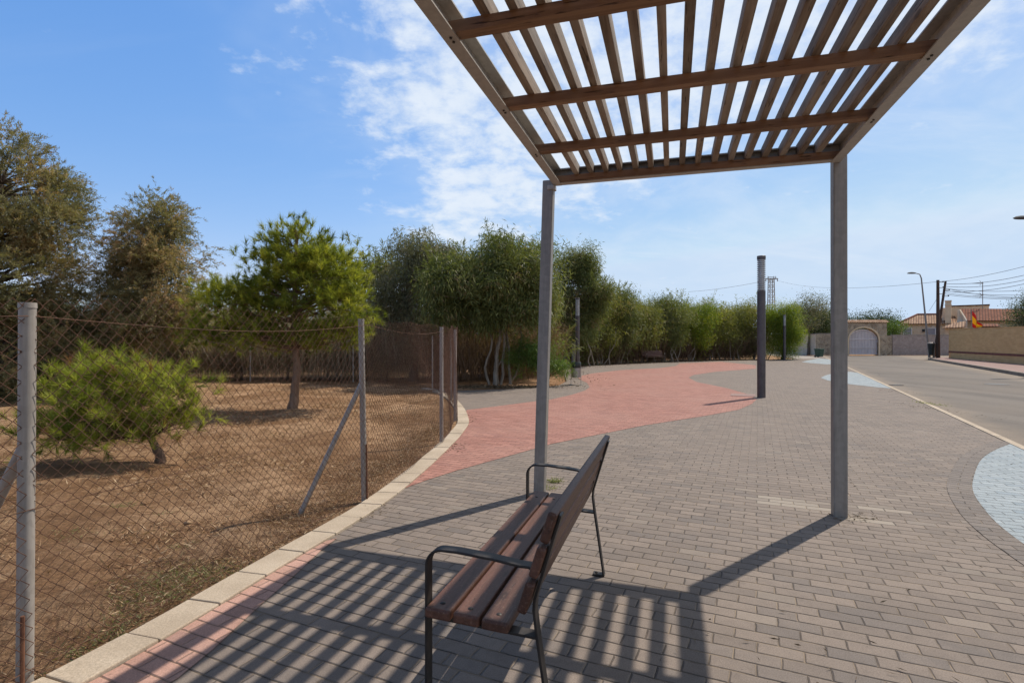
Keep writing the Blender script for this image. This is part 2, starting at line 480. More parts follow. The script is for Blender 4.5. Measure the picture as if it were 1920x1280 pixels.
M_BLACK = simple('black_iron', (0.022, 0.02, 0.019), (0.05, 0.04, 0.033), 12, 0.5, 0.3, 0.05)
M_HEAD = simple('lamp_head_grey', (0.06, 0.062, 0.065), (0.08, 0.08, 0.08), 4, 0.8, 0.0, 0.0, 0.15)
M_STEELBIN = simple('bin_steel', (0.28, 0.25, 0.22), (0.38, 0.34, 0.3), 10, 0.5, 0.3, 0.03)
M_DKPLAST = simple('dark_plastic', (0.015, 0.02, 0.018), (0.03, 0.036, 0.032), 6, 0.5, 0.0, 0.02)
M_GREENPL = simple('green_plastic', (0.02, 0.055, 0.035), (0.035, 0.08, 0.05), 6, 0.5, 0.0, 0.02)
M_RUST = simple('rusty_wire', (0.07, 0.034, 0.021), (0.15, 0.073, 0.043), 9, 0.85, 0.15, 0.0)
M_RUST2 = simple('rust_sheet', (0.1, 0.04, 0.022), (0.2, 0.09, 0.05), 20, 0.9, 0.1, 0.2)
M_WIRE = simple('power_cable', (0.03, 0.03, 0.032), (0.05, 0.05, 0.05), 2, 0.6, 0.0, 0.0)

def wood_mat(name, c1, c2, c3, axis=1, ring=22.0, rough=0.75, gloss_spec=0.25, wear=None, cracks=0.6):
    m, k, bs, out = new_mat(name)
    tcn = k.n('ShaderNodeTexCoord'); o = tcn.outputs['Object']
    oi = k.n('ShaderNodeObjectInfo')
    sc = [ring, ring, ring]; sc[axis] = ring * 0.06
    off = k.n('ShaderNodeCombineXYZ', i_0=k.math('MULTIPLY', oi.outputs['Random'], 37.0), i_1=k.math('MULTIPLY', oi.outputs['Random'], 19.0), i_2=k.math('MULTIPLY', oi.outputs['Random'], 53.0))
    ad = k.n('ShaderNodeVectorMath', operation='ADD', i_0=o, i_1=off.outputs[0]).outputs[0]
    mp = k.n('ShaderNodeMapping', i_Vector=ad, i_Scale=tuple(sc)).outputs[0]
    g = k.noise(mp, 1.0, 6, 0.65, 0.6)
    g2 = k.noise(mp, 3.4, 4, 0.6)
    col = k.mix(k.smooth(g, 0.3, 0.7), rgb(*c1), rgb(*c2))
    big = k.smooth(k.noise(ad, 2.0, 4, 0.6), 0.4, 0.65)
    col = k.mix(k.math('MULTIPLY', big, 0.45), col, rgb(*c3))
    crack = k.smooth(g2, 0.6, 0.68)
    col = k.mix(k.math('MULTIPLY', crack, cracks), col, rgb(*(0.3 * q for q in c1)))
    kn = k.n('ShaderNodeMapping', i_Vector=ad, i_Scale=tuple(9.0 if i != axis else 3.0 for i in range(3))).outputs[0]
    vor = k.n('ShaderNodeTexVoronoi', i_Vector=kn, i_Scale=1.0).outputs['Distance']
    col = k.mix(k.math('MULTIPLY', k.smooth(vor, 0.08, 0.16, 1.0, 0.0), 0.6), col, rgb(*(0.35 * q for q in c1)))
    tone = k.math('ADD', k.math('MULTIPLY', oi.outputs['Random'], 0.45), 0.78)
    tn = k.n('ShaderNodeCombineXYZ', i_0=tone, i_1=tone, i_2=tone).outputs[0]
    col = k.mix(1.0, col, tn, 'MULTIPLY')
    if wear:
        w = k.smooth(k.noise(mp, 0.7, 8, 0.75), 0.6, 0.72)
        sp = k.smooth(k.noise(ad, 90.0, 3, 0.7), 0.56, 0.68)
        col = k.mix(k.math('MULTIPLY', k.math('MAXIMUM', w, k.math('MULTIPLY', sp, 0.5)), 0.55), col, rgb(*wear))
    k.set(bs.inputs['Base Color'], col)
    bs.inputs['Roughness'].default_value = rough; bs.inputs['Specular IOR Level'].default_value = gloss_spec
    bump(k, bs, k.math('ADD', g, k.math('MULTIPLY', crack, -0.8)), 0.35, 0.004)
    return m
M_PURLIN = wood_mat('purlin_timber', (0.165, 0.09, 0.05), (0.28, 0.165, 0.098), (0.2, 0.13, 0.085), axis=0, cracks=0.9)
M_SLAT = wood_mat('weathered_slat', (0.145, 0.1, 0.068), (0.29, 0.22, 0.165), (0.31, 0.275, 0.235), axis=1, cracks=0.9)
M_BENCH = wood_mat('bench_timber', (0.066, 0.027, 0.016), (0.125, 0.053, 0.032), (0.095, 0.043, 0.029), axis=1, ring=46, rough=0.5, gloss_spec=0.35, wear=(0.33, 0.21, 0.145), cracks=0.6)
M_POLEW = wood_mat('pole_wood', (0.07, 0.04, 0.025), (0.12, 0.07, 0.045), (0.1, 0.065, 0.045), axis=2, ring=8)
M_BARKP = wood_mat('pine_bark', (0.11, 0.065, 0.04), (0.2, 0.13, 0.09), (0.14, 0.09, 0.06), axis=2, ring=16)
M_BARKW = wood_mat('pale_bark', (0.17, 0.135, 0.1), (0.34, 0.29, 0.235), (0.2, 0.16, 0.12), axis=2, ring=14, cracks=0.4)
M_BARKD = wood_mat('dark_bark', (0.07, 0.05, 0.035), (0.13, 0.095, 0.07), (0.1, 0.07, 0.05), axis=2, ring=12)

def leaf_mat(name, stops, transl=0.35, rough=0.55, tr_gain=1.3):
    m, k, bs, out = new_mat(name)
    at = k.n('ShaderNodeAttribute', attribute_name='tint')
    col = k.ramp(at.outputs['Fac'], stops)
    k.set(bs.inputs['Base Color'], col)
    bs.inputs['Roughness'].default_value = rough; bs.inputs['Specular IOR Level'].default_value = 0.25
    t = k.n('ShaderNodeBsdfTranslucent')
    k.set(t.inputs[0], k.mix(1.0, col, rgb(tr_gain * 1.1, tr_gain * 1.15, tr_gain * 0.55), 'MULTIPLY'))
    mx = k.n('ShaderNodeMixShader', i_0=transl, i_1=bs.outputs[0], i_2=t.outputs[0])
    k.nt.links.new(mx.outputs[0], out.inputs[0])
    return m
M_PINE = leaf_mat('pine_needles', [(0.0, (0.09, 0.115, 0.02)), (0.5, (0.21, 0.235, 0.034)), (1.0, (0.38, 0.37, 0.06))], 0.45)
M_PINEB = leaf_mat('young_pine_needles', [(0.0, (0.1, 0.13, 0.02)), (0.5, (0.25, 0.27, 0.04)), (0.94, (0.44, 0.44, 0.1)), (1.0, (0.2, 0.09, 0.04))], 0.42)
M_TAM = leaf_mat('tamarisk_leaves', [(0.0, (0.115, 0.115, 0.062)), (0.5, (0.23, 0.205, 0.105)), (0.8, (0.31, 0.235, 0.12)), (1.0, (0.4, 0.25, 0.14))], 0.35)
M_ACA = leaf_mat('acacia_leaves', [(0.0, (0.07, 0.088, 0.028)), (0.5, (0.145, 0.165, 0.052)), (0.85, (0.23, 0.235, 0.08)), (1.0, (0.25, 0.18, 0.09))], 0.33)
M_ACAY = leaf_mat('yellow_acacia_leaves', [(0.0, (0.095, 0.105, 0.028)), (0.5, (0.19, 0.195, 0.05)), (0.85, (0.3, 0.285, 0.075)), (1.0, (0.3, 0.21, 0.1))], 0.36)
M_ACAG = leaf_mat('grey_acacia_leaves', [(0.0, (0.085, 0.09, 0.05)), (0.6, (0.17, 0.17, 0.1)), (1.0, (0.24, 0.18, 0.12))], 0.3)
M_ACAB = leaf_mat('bright_acacia_leaves', [(0.0, (0.09, 0.13, 0.016)), (0.6, (0.17, 0.22, 0.025)), (1.0, (0.36, 0.33, 0.04))], 0.42)
M_DARKL = leaf_mat('dark_leaves', [(0.0, (0.03, 0.046, 0.018)), (0.6, (0.065, 0.09, 0.032)), (1.0, (0.105, 0.125, 0.05))], 0.22)
M_OLIVE = leaf_mat('olive_leaves', [(0.0, (0.045, 0.062, 0.032)), (0.6, (0.09, 0.115, 0.06)), (1.0, (0.16, 0.18, 0.11))], 0.25)
M_SHRUB = leaf_mat('shrub_leaves', [(0.0, (0.05, 0.09, 0.018)), (0.6, (0.1, 0.16, 0.03)), (1.0, (0.17, 0.22, 0.05))], 0.35)
M_DRY = leaf_mat('dry_stems', [(0.0, (0.22, 0.17, 0.125)), (0.45, (0.45, 0.37, 0.285)), (0.75, (0.55, 0.46, 0.36)), (0.9, (0.27, 0.28, 0.18)), (1.0, (0.33, 0.34, 0.23))], 0.38, 0.8, 1.0)
M_TWIG = leaf_mat('dead_twigs', [(0.0, (0.085, 0.052, 0.034)), (0.6, (0.19, 0.122, 0.08)), (1.0, (0.3, 0.205, 0.135))], 0.3, 0.85, 1.0)
M_SCRUB = leaf_mat('scrub_leaves', [(0.0, (0.14, 0.11, 0.075)), (0.5, (0.28, 0.23, 0.16)), (0.8, (0.24, 0.235, 0.14)), (1.0, (0.42, 0.35, 0.26))], 0.35, 0.8, 1.0)
M_STRAW = leaf_mat('straw', [(0.0, (0.1, 0.054, 0.026)), (0.5, (0.29, 0.165, 0.085)), (1.0, (0.62, 0.46, 0.29))], 0.15, 0.8, 1.0)
M_GRASS = leaf_mat('green_grass', [(0.0, (0.13, 0.15, 0.055)), (0.6, (0.21, 0.225, 0.09)), (1.0, (0.34, 0.31, 0.17))], 0.35)
M_LITTER = leaf_mat('dead_leaves', [(0.0, (0.06, 0.04, 0.025)), (0.6, (0.14, 0.095, 0.055)), (1.0, (0.28, 0.21, 0.13))], 0.1, 0.85, 1.0)

def wall_mat(name, c1, c2, scale=2.0, bumps=0.1):
    return simple(name, c1, c2, scale, 0.9, 0.0, bumps, 0.2)
M_CREAM = wall_mat('cream_render', (0.64, 0.475, 0.3), (0.71, 0.54, 0.355))
M_CREAM2 = wall_mat('pale_cream_render', (0.62, 0.5, 0.36), (0.69, 0.57, 0.42))
M_WHITEP = wall_mat('white_trim', (0.7, 0.66, 0.6), (0.76, 0.72, 0.66), 3, 0.02)
M_SHUT = wall_mat('grey_shutter', (0.33, 0.31, 0.31), (0.4, 0.37, 0.37), 3, 0.02)
M_GATE = simple('pale_gate_metal', (0.66, 0.59, 0.57), (0.75, 0.67, 0.64), 2, 0.6, 0.1, 0.02)

def rubble_mat(name, c1, c2, mortar, scale=3.2):
    m, k, bs, out = new_mat(name)
    o = k.n('ShaderNodeTexCoord').outputs['Object']
    v = k.n('ShaderNodeTexVoronoi', i_Vector=o, i_Scale=scale)
    e = k.n('ShaderNodeTexVoronoi', i_Vector=o, i_Scale=scale, feature='DISTANCE_TO_EDGE').outputs['Distance']
    sp = k.n('ShaderNodeSeparateColor', i_0=v.outputs['Color']).outputs[0]
    col = k.mix(sp, rgb(*c1), rgb(*c2))
    col = k.mix(k.smooth(e, 0.02, 0.08, 1.0, 0.0), col, rgb(*mortar))
    n = k.noise(o, 30, 5, 0.7)
    col = k.mix(1.0, col, k.ramp(n, [(0.3, 0.75), (0.7, 1.2)]), 'MULTIPLY')
    k.set(bs.inputs['Base Color'], col); bs.inputs['Roughness'].default_value = 0.92
    bs.inputs['Specular IOR Level'].default_value = 0.2
    bump(k, bs, k.smooth(e, 0.0, 0.12), 0.7, 0.05)
    return m
M_RUBBLE = rubble_mat('rubble_stone', (0.25, 0.19, 0.13), (0.47, 0.365, 0.255), (0.43, 0.345, 0.255))
M_GRANITE = rubble_mat('grey_cladding', (0.33, 0.26, 0.225), (0.44, 0.35, 0.305), (0.37, 0.295, 0.26), 5.0)

def wallbrick_mat():
    m, k, bs, out = new_mat('buff_wall_brick')
    tcn = k.n('ShaderNodeTexCoord'); uv = tcn.outputs['UV']; o = tcn.outputs['Object']
    t = k.n('ShaderNodeTexBrick', i_Vector=uv, offset=0.5)
    for s, q in (('Color1', rgb(0.62, 0.37, 0.15)), ('Color2', rgb(0.72, 0.46, 0.205)), ('Mortar', rgb(0.58, 0.38, 0.2))): k.set(t.inputs[s], q)
    t.inputs['Scale'].default_value = 1.0; t.inputs['Mortar Size'].default_value = 0.008
    t.inputs['Brick Width'].default_value = 0.5; t.inputs['Row Height'].default_value = 0.125
    n = k.smooth(k.noise(o, 0.8, 6, 0.65), 0.35, 0.7)
    col = k.mix(k.math('MULTIPLY', n, 0.35), t.outputs['Color'], rgb(0.5, 0.3, 0.135))
    k.set(bs.inputs['Base Color'], col); bs.inputs['Roughness'].default_value = 0.9; bs.inputs['Specular IOR Level'].default_value = 0.2
    bump(k, bs, t.outputs['Fac'], -0.4, 0.01)
    return m
M_WBRICK = wallbrick_mat()
M_REDBAND = simple('red_brick_band', (0.14, 0.045, 0.03), (0.22, 0.07, 0.045), 3, 0.85, 0, 0.1)

def tile_mat(name, c1, c2, c3, wid=0.26):
    m, k, bs, out = new_mat(name)
    uv = k.n('ShaderNodeTexCoord').outputs['UV']
    s = k.n('ShaderNodeSeparateXYZ', i_0=uv)
    fx = k.math('FRACT', k.math('DIVIDE', s.outputs[0], wid))
    ridge = k.math('ABSOLUTE', k.math('SUBTRACT', fx, 0.5))
    cellx = k.math('FLOOR', k.math('DIVIDE', s.outputs[0], wid))
    celly = k.math('FLOOR', k.math('DIVIDE', s.outputs[1], 0.38))
    wn_ = k.n('ShaderNodeTexWhiteNoise', noise_dimensions='2D', i_Vector=k.n('ShaderNodeCombineXYZ', i_0=cellx, i_1=celly, i_2=0.0).outputs[0]).outputs['Value']
    col = k.mix(wn_, rgb(*c1), rgb(*c2))
    col = k.mix(k.smooth(ridge, 0.3, 0.45), col, rgb(*c3))
    k.set(bs.inputs['Base Color'], col); bs.inputs['Roughness'].default_value = 0.85; bs.inputs['Specular IOR Level'].default_value = 0.2
    bump(k, bs, k.math('MULTIPLY', ridge, -1.0), 1.0, 0.12)
    return m
M_TILE = tile_mat('clay_tiles', (0.24, 0.13, 0.075), (0.38, 0.245, 0.155), (0.08, 0.037, 0.022))
M_TILE2 = tile_mat('red_clay_tiles', (0.16, 0.052, 0.026), (0.23, 0.083, 0.042), (0.07, 0.025, 0.015))

# ------------------------------------------------------------------ ground
def ground_sheet():
    # one sheet to the horizon: a fine middle part with gentle lumps, coarse outside
    xs = np.concatenate([[-3000, -900, -300, -120, -60], np.linspace(-34, -12, 60), np.linspace(-11.9, 0.0, 150), np.linspace(3, 60, 12), [120, 300, 900, 3000]])
    ys = np.concatenate([[-3000, -900, -300, -80, -20], np.linspace(-4, 0.5, 20), np.linspace(0.6, 9, 120), np.linspace(9.1, 24, 80), np.linspace(27, 100, 16), [150, 300, 900, 3000]])
    X, Y = np.meshgrid(xs, ys)
    rg = np.random.default_rng(3)
    Z = np.zeros_like(X)
    for i in range(46):
        f = rg.uniform(0.5, 9.0); a = rg.uniform(0, 2 * pi); p = rg.uniform(0, 2 * pi)
        Z += 0.011 / (1 + 0.5 * f) * np.sin(f * (X * cos(a) + Y * sin(a)) + p)
    m = np.clip((-1.0 - X) / 1.2, 0, 1) * np.clip((24 - Y) / 4, 0, 1) * np.clip((X + 34) / 6, 0, 1)
    kerbx = np.interp(Y, [0, 1, 2.2, 3.14, 4.83, 6.9, 9.75, 12.1, 15], [-3.0, -2.4, -1.96, -1.67, -1.33, -1.06, -0.98, -1.26, -1.8])
    m = m * np.clip((kerbx - X) / 0.5, 0, 1)
    Z = Z * m * 1.5 - 0.018 - 0.03 * np.clip((X + 1.0) * 4, 0, 1)
    nx, ny = len(xs), len(ys)
    idx = np.arange(nx * ny).reshape(ny, nx)
    f = np.stack([idx[:-1, :-1].ravel(), idx[:-1, 1:].ravel(), idx[1:, 1:].ravel(), idx[1:, :-1].ravel()], 1)
    o = np_mesh('ground', np.stack([X.ravel(), Y.ravel(), Z.ravel()], 1), f, M_DIRT)
    o['kind'] = 'structure'
    o.data.polygons.foreach_set('use_smooth', [True] * len(o.data.polygons))
    return o
ground_sheet()

# kerb lines measured on the ground (outer = paving side, inner = dirt side)
K_OUT = [(-3.05, -1.2), (-2.55, 0.2), (-2.1, 1.3), G2(167, 1280), G2(377, 1157), G2(547, 1052), G2(661, 984), G2(734, 935), G2(797, 883), G2(847, 835), G2(871, 807), G2(879, 787), G2(865, 759), (-1.75, 14.6), (-2.6, 16.6)]
def resample(pts, step):
    P = np.array(pts, float)
    # Catmull-Rom
    out = []
    for i in range(len(P) - 1):
        p0 = P[max(i - 1, 0)]; p1 = P[i]; p2 = P[i + 1]; p3 = P[min(i + 2, len(P) - 1)]
        for t in np.linspace(0, 1, 24, endpoint=False):
            out.append(0.5 * ((2 * p1) + (-p0 + p2) * t + (2 * p0 - 5 * p1 + 4 * p2 - p3) * t * t + (-p0 + 3 * p1 - 3 * p2 + p3) * t ** 3))
    out.append(P[-1]); out = np.array(out)
    d = np.concatenate([[0], np.cumsum(np.linalg.norm(np.diff(out, axis=0), axis=1))])
    n = max(2, int(d[-1] / step))
    s = np.linspace(0, d[-1], n + 1)
    return np.stack([np.interp(s, d, out[:, 0]), np.interp(s, d, out[:, 1])], 1)

# plaza paving
RKDIR = (0.5215, 1.0)
def rk(Y, off=0.0): return (3.02 + 0.522 * Y + off, Y)     # left edge of the road
back = [(-2.6, 16.6), (-1.53, 15.7), G2(1000, 727.5), G2(1048, 722), G2(1062, 715), G2(1058, 700), G2(1060, 692), G2(1090, 687.5), G2(1130, 684.5), G2(1200, 681.5), G2(1300, 677.5), G2(1420, 675), G2(1490, 672.5), (26.0, 48.0), (29.0, 56.5)]
kout = [tuple(p) for p in resample(K_OUT, 0.25)]
plaza = [(-2.9, -8.0)] + kout + back[1:] + [(33.4, 57.5)] + [rk(Y) for Y in (55, 45, 30, 20, 10, 5, 0, -8)]
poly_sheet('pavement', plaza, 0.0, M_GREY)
red1 = [G2(875, 768.5), G2(920, 763), G2(1005, 752), G2(1032, 749), G2(1072, 740), G2(1097, 732), G2(1106, 725.5), G2(1100, 717), G2(1086, 711), G2(1083, 706), G2(1110, 700), G2(1160, 694), G2(1235, 690), G2(1268, 686), G2(1274, 681), G2(1352, 678), G2(1417, 684.5), G2(1417, 691), G2(1340, 697), G2(1300, 703), G2(1291, 708), G2(1306, 716), G2(1365, 728), G2(1402, 739), G2(1419, 748), G2(1410, 757), G2(1385, 768), G2(1320, 780), G2(1210, 797), G2(1135, 812), G2(1035, 832), G2(935, 860), G2(860, 881), G2(800, 900), G2(757, 916)]
kin = [p for p in kout if 5.2 < p[1] < 11.0][::-1]
red1 = red1 + [(p[0] + 0.002, p[1]) for p in reversed(kin)]
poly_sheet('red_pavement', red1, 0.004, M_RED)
red2 = [(p[0] + 0.002, p[1]) for p in kout if -1.2 < p[1] < 3.9] + [G2(632, 1009), G2(600, 1034), G2(550, 1081), G2(490, 1133), G2(400, 1217), G2(333, 1272), (-1.72, 1.5), (-2.1, 0.3), (-2.5, -1.2)]
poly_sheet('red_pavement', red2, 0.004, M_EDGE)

# pale half round with a soldier-course border beside the road
arc = resample([(7.0, 7.52), (6.25, 6.98), (5.57, 6.40), (4.81, 5.61), (4.34, 5.07), (3.99, 4.56), (3.73, 4.12), (3.5, 3.6), (3.28, 2.9), (3.2, 2.1), (3.3, 1.2), (3.45, 0.7)], 0.12)
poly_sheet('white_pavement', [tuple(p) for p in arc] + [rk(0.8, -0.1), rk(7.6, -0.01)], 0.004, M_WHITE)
def border(arc, w, name, z=0.0045):
    mb_v, mb_f, uvs = [], [], []
    n = len(arc); L = 0.0
    for i in range(n):
        t = arc[min(i + 1, n - 1)] - arc[max(i - 1, 0)]; t = t / np.linalg.norm(t)
        nrm = np.array([t[1], -t[0]])
        if i: L += np.linalg.norm(arc[i] - arc[i - 1])
        for q in (0, w):
            p = arc[i] + nrm * (-q)
            mb_v.append((p[0], p[1], z)); uvs.append((q * 1.0 + 0.0, L))
        if i: mb_f.append((2 * i - 2, 2 * i - 1, 2 * i + 1, 2 * i))
    me = bpy.data.meshes.new(name); me.from_pydata(mb_v, [], mb_f); me.update()
    uv = me.uv_layers.new(name='UVMap')
    for l in me.loops: uv.data[l.index].uv = (uvs[l.vertex_index][0] + 0.0, uvs[l.vertex_index][1])
    if me.polygons[0].normal.z < 0: me.flip_normals()
    me.materials.append(M_BORDER)
    o = bpy.data.objects.new(name, me); COL.objects.link(o); o['kind'] = 'structure'
    return o
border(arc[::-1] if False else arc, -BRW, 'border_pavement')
poly_sheet('white_pavement', [G2(1539, 708), G2(1548, 703.5), G2(1561, 700.2), G2(1592, 696.5), rk(24.8, -0.02), rk(20, -0.02), rk(16.4, -0.02), G2(1640, 725.5), G2(1592, 720), G2(1552, 713)], 0.004, M_WHITE)
poly_sheet('white_pavement', [G2(1503, 678.5), G2(1514, 675.6), G2(1535, 672), rk(45, -0.02), rk(36, -0.02), G2(1552, 683), G2(1520, 680.5)], 0.004, M_WHITE)

# kerb stones along the dirt
def kerb_row():
    mb = MB(); P = resample(K_OUT, 0.36)
    for i in range(len(P) - 1):
        a, b = P[i], P[i + 1]; t = (b - a) / np.linalg.norm(b - a); n = np.array([-t[1], t[0]])
        def nr(j):
            q = P[min(j + 1, len(P) - 1)] - P[max(j - 1, 0)]; q = q / np.linalg.norm(q); return np.array([-q[1], q[0]])
        g = 0.004; w = 0.2; z1 = 0.018 + random.uniform(-0.003, 0.003); z0 = -0.08
        a2 = a + t * g; b2 = b - t * g
        quad = [a2, b2, b2 + nr(i + 1) * w, a2 + nr(i) * w]
        vs = [(q[0], q[1], z0) for q in quad] + [(q[0], q[1], z1) for q in quad]
        mb.add(vs, [(3, 2, 1, 0), (4, 5, 6, 7), (0, 1, 5, 4), (1, 2, 6, 5), (2, 3, 7, 6), (3, 0, 4, 7)])
    o = mb.build('kerb', M_KERB, None, 0.006)
    o['kind'] = 'structure'
kerb_row()

# road, its kerbs and the far pavement
def rr(Y, off=0.0): return (8.03 + 0.59 * Y + off, Y)      # right kerb of the road
road = [rk(-8, 0.06), rk(0, 0.06), rk(20, 0.06), rk(40, 0.06), rk(55, 0.06), (33.4, 57.6), (30.5, 58.0), (30.5, 58.6), (60, 58.6), (75, 58.0), (75, 50), rr(45, 1.4)[:2], rr(44.3, 0.2), rr(40), rr(30), rr(20), rr(10), rr(-8)]
poly_sheet('road', road, -0.010, M_ASPH)
mb = MB()
for Y in np.arange(-8, 55, 1.0):
    a = rk(Y, 0.03); b = rk(Y + 0.985, 0.03)
    mb.bar((a[0], a[1], -0.03), (b[0], b[1], -0.03), 0.1, 0.085)
mb.build('kerb', M_KERB, None, 0.005)['kind'] = 'structure'
mb = MB()
kr = [rr(-8), rr(5), rr(15), rr(25), rr(35), rr(44.0), rr(44.8, 0.5), (36.4, 46.2), (60, 47.5)]
kr = [tuple(p) for p in kr]
for i in range(len(kr) - 1):
    mb.bar((kr[i][0] + 0.08, kr[i][1], 0.04), (kr[i + 1][0] + 0.08, kr[i + 1][1], 0.04), 0.16, 0.2)
mb.build('kerb', M_KERBD, None, 0.008)['kind'] = 'structure'
side = [(p[0] + 0.1, p[1]) for p in kr] + [(60, 44.5), (40, 43.0), (33.5, 40), (10 + 0.59 * 30 + 0.0, 30), (10 + 0.59 * 10, 10), (10 - 0.59 * 8, -8)]
side = [(p[0] + 0.05, p[1]) for p in kr] + [(75, 48.5), (75, -8), (13.5, -8)]
poly_sheet('sidewalk', side, 0.135, M_SIDE)
# concrete path leaving the plaza to the far left
poly_sheet('path', [(24.9, 47.3), (26.2, 52), (29.5, 62), (35, 80), (39.5, 80), (33.0, 60), (30.8, 57.0), (28.5, 50.5), (27.2, 47.2)], 0.004, M_CONC)

# ------------------------------------------------------------------ pergola
def make_pergola():
    root = empty('pergola', (1.508, 4.638, 0.0), radians(-16.6))
    tag(root, 'open pergola of grey steel posts and weathered wooden slats shading the bench', 'pergola')
    HB, HT = 2.84, 2.98; L = 5.1; W = 1.165
    def post(x0, x1, y, top, cap):
        mb = MB(); w = 0.1
        b = [(-w / 2, -w / 2), (w / 2, -w / 2), (w / 2, w / 2), (-w / 2, w / 2)]
        vs = [(x0 + p[0], y + p[1], -0.02) for p in b] + [(x1 + p[0], y + p[1], top) for p in b]
        mb.add(vs, [(3, 2, 1, 0), (4, 5, 6, 7), (0, 1, 5, 4), (1, 2, 6, 5), (2, 3, 7, 6), (3, 0, 4, 7)])
        return mb.build('post', M_GALV, root, 0.009, segs=3)
    post(-1.305, -1.216, 0.0, HB + 0.05, True)
    post(1.172, 1.168, 0.056, HB + 0.06, False)
    post(-1.23, -1.216, -L, HB + 0.05, True)
    post(1.17, 1.168, -L - 0.056, HB + 0.06, False)
    t, fl = 0.008, 0.062
    for s in (-1, 1):
        mb = MB()
        mb.box((s * (W - t / 2), -L / 2, (HB + HT) / 2), (t, L, HT - HB))
        mb.box((s * (W - t - fl / 2 + 0.0), -L / 2, HB + t / 2), (fl, L - 0.002, t))
        mb.box((s * (W - t - fl / 2 + 0.0), -L / 2, HT - t / 2), (fl, L - 0.002, t))
        mb.build('side_rail', M_RAIL, root)
    for y, s in ((0.0, -1), (-L, 1)):
        mb = MB()
        wd = 2 * (W - t - 0.001)
        mb.box((0, y + s * t / 2, (HB + HT) / 2 + 0.0005), (wd, t, HT - HB - 0.003))
        mb.box((0, y + s * (t + fl / 2), HB + t / 2 + 0.0025), (wd - 2 * fl, fl, t))
        mb.box((0, y + s * (t + fl / 2), HT - t / 2 - 0.0025), (wd - 2 * fl, fl, t))
        mb.build('end_rail', M_RAIL, root)
    ys = [-0.045, -0.85, -1.668, -2.50, -3.34, -4.2, -L + 0.045]
    for i, y in enumerate(ys):
        mb = MB()
        rg = random.Random(i)
        n = 14; w, h = 0.066, 0.058
        for j in range(n):
            x0 = -1.15 + 2.3 * j / n; x1 = -1.15 + 2.3 * (j + 1) / n
            if j == 0: a = [rg.uniform(-.003, .003) for _ in range(2)]
            b = [rg.uniform(-.003, .003) for _ in range(2)]
            za, zb = HB + 0.011 + h / 2, HB + 0.011 + h / 2
            vs = [(x0, y - w / 2 + a[0], za - h / 2), (x0, y + w / 2, za - h / 2 + a[1] * .6), (x0, y + w / 2, za + h / 2), (x0, y - w / 2 + a[0], za + h / 2),
                  (x1, y - w / 2 + b[0], zb - h / 2), (x1, y + w / 2, zb - h / 2 + b[1] * .6), (x1, y + w / 2, zb + h / 2), (x1, y - w / 2 + b[0], zb + h / 2)]
            fs = [(0, 4, 5, 1), (1, 5, 6, 2), (2, 6, 7, 3), (3, 7, 4, 0)]
            if j == 0: fs.append((0, 1, 2, 3))
            if j == n - 1: fs.append((7, 6, 5, 4))
            mb.add(vs, fs); a = b
        mb.build('purlin', M_PURLIN, root)
    for i in range(16):
        x = -0.945 + 0.1288 * i + random.uniform(-0.005, 0.005)
        mb = MB(); w = 0.044 + random.uniform(-0.002, 0.003); h = 0.092 + random.uniform(-0.004, 0.004)
        z0 = HB + 0.069
        y0, y1 = -0.012 + random.uniform(-0.006, 0.0), -L + 0.012
        dx = random.uniform(-0.008, 0.008)
        mb.bar((x, y0 - 0.0, z0 + h / 2), (x + dx, y1, z0 + h / 2), w, h)
        mb.build('slat', M_SLAT, root, 0.004)
    # bolts in the purlin seats under the left rail
    for y in ys[1:6]:
        for q in (-0.018, 0.018):
            for s in (-1, 1):
                mb = MB(); mb.lathe([(0.007, -0.006), (0.007, 0.0)], 8, (s * (W - 0.04), y + q, HB)); mb.build('bolt', M_BLACK, root)
    # bracket tying the left post heads to the rail
    for y in (0.0, -L):
        mb = MB(); mb.box((-1.185, y - 0.02, HB - 0.022), (0.07, 0.085, 0.04)); mb.build('bracket', M_RAIL, root, 0.004)
make_pergola()

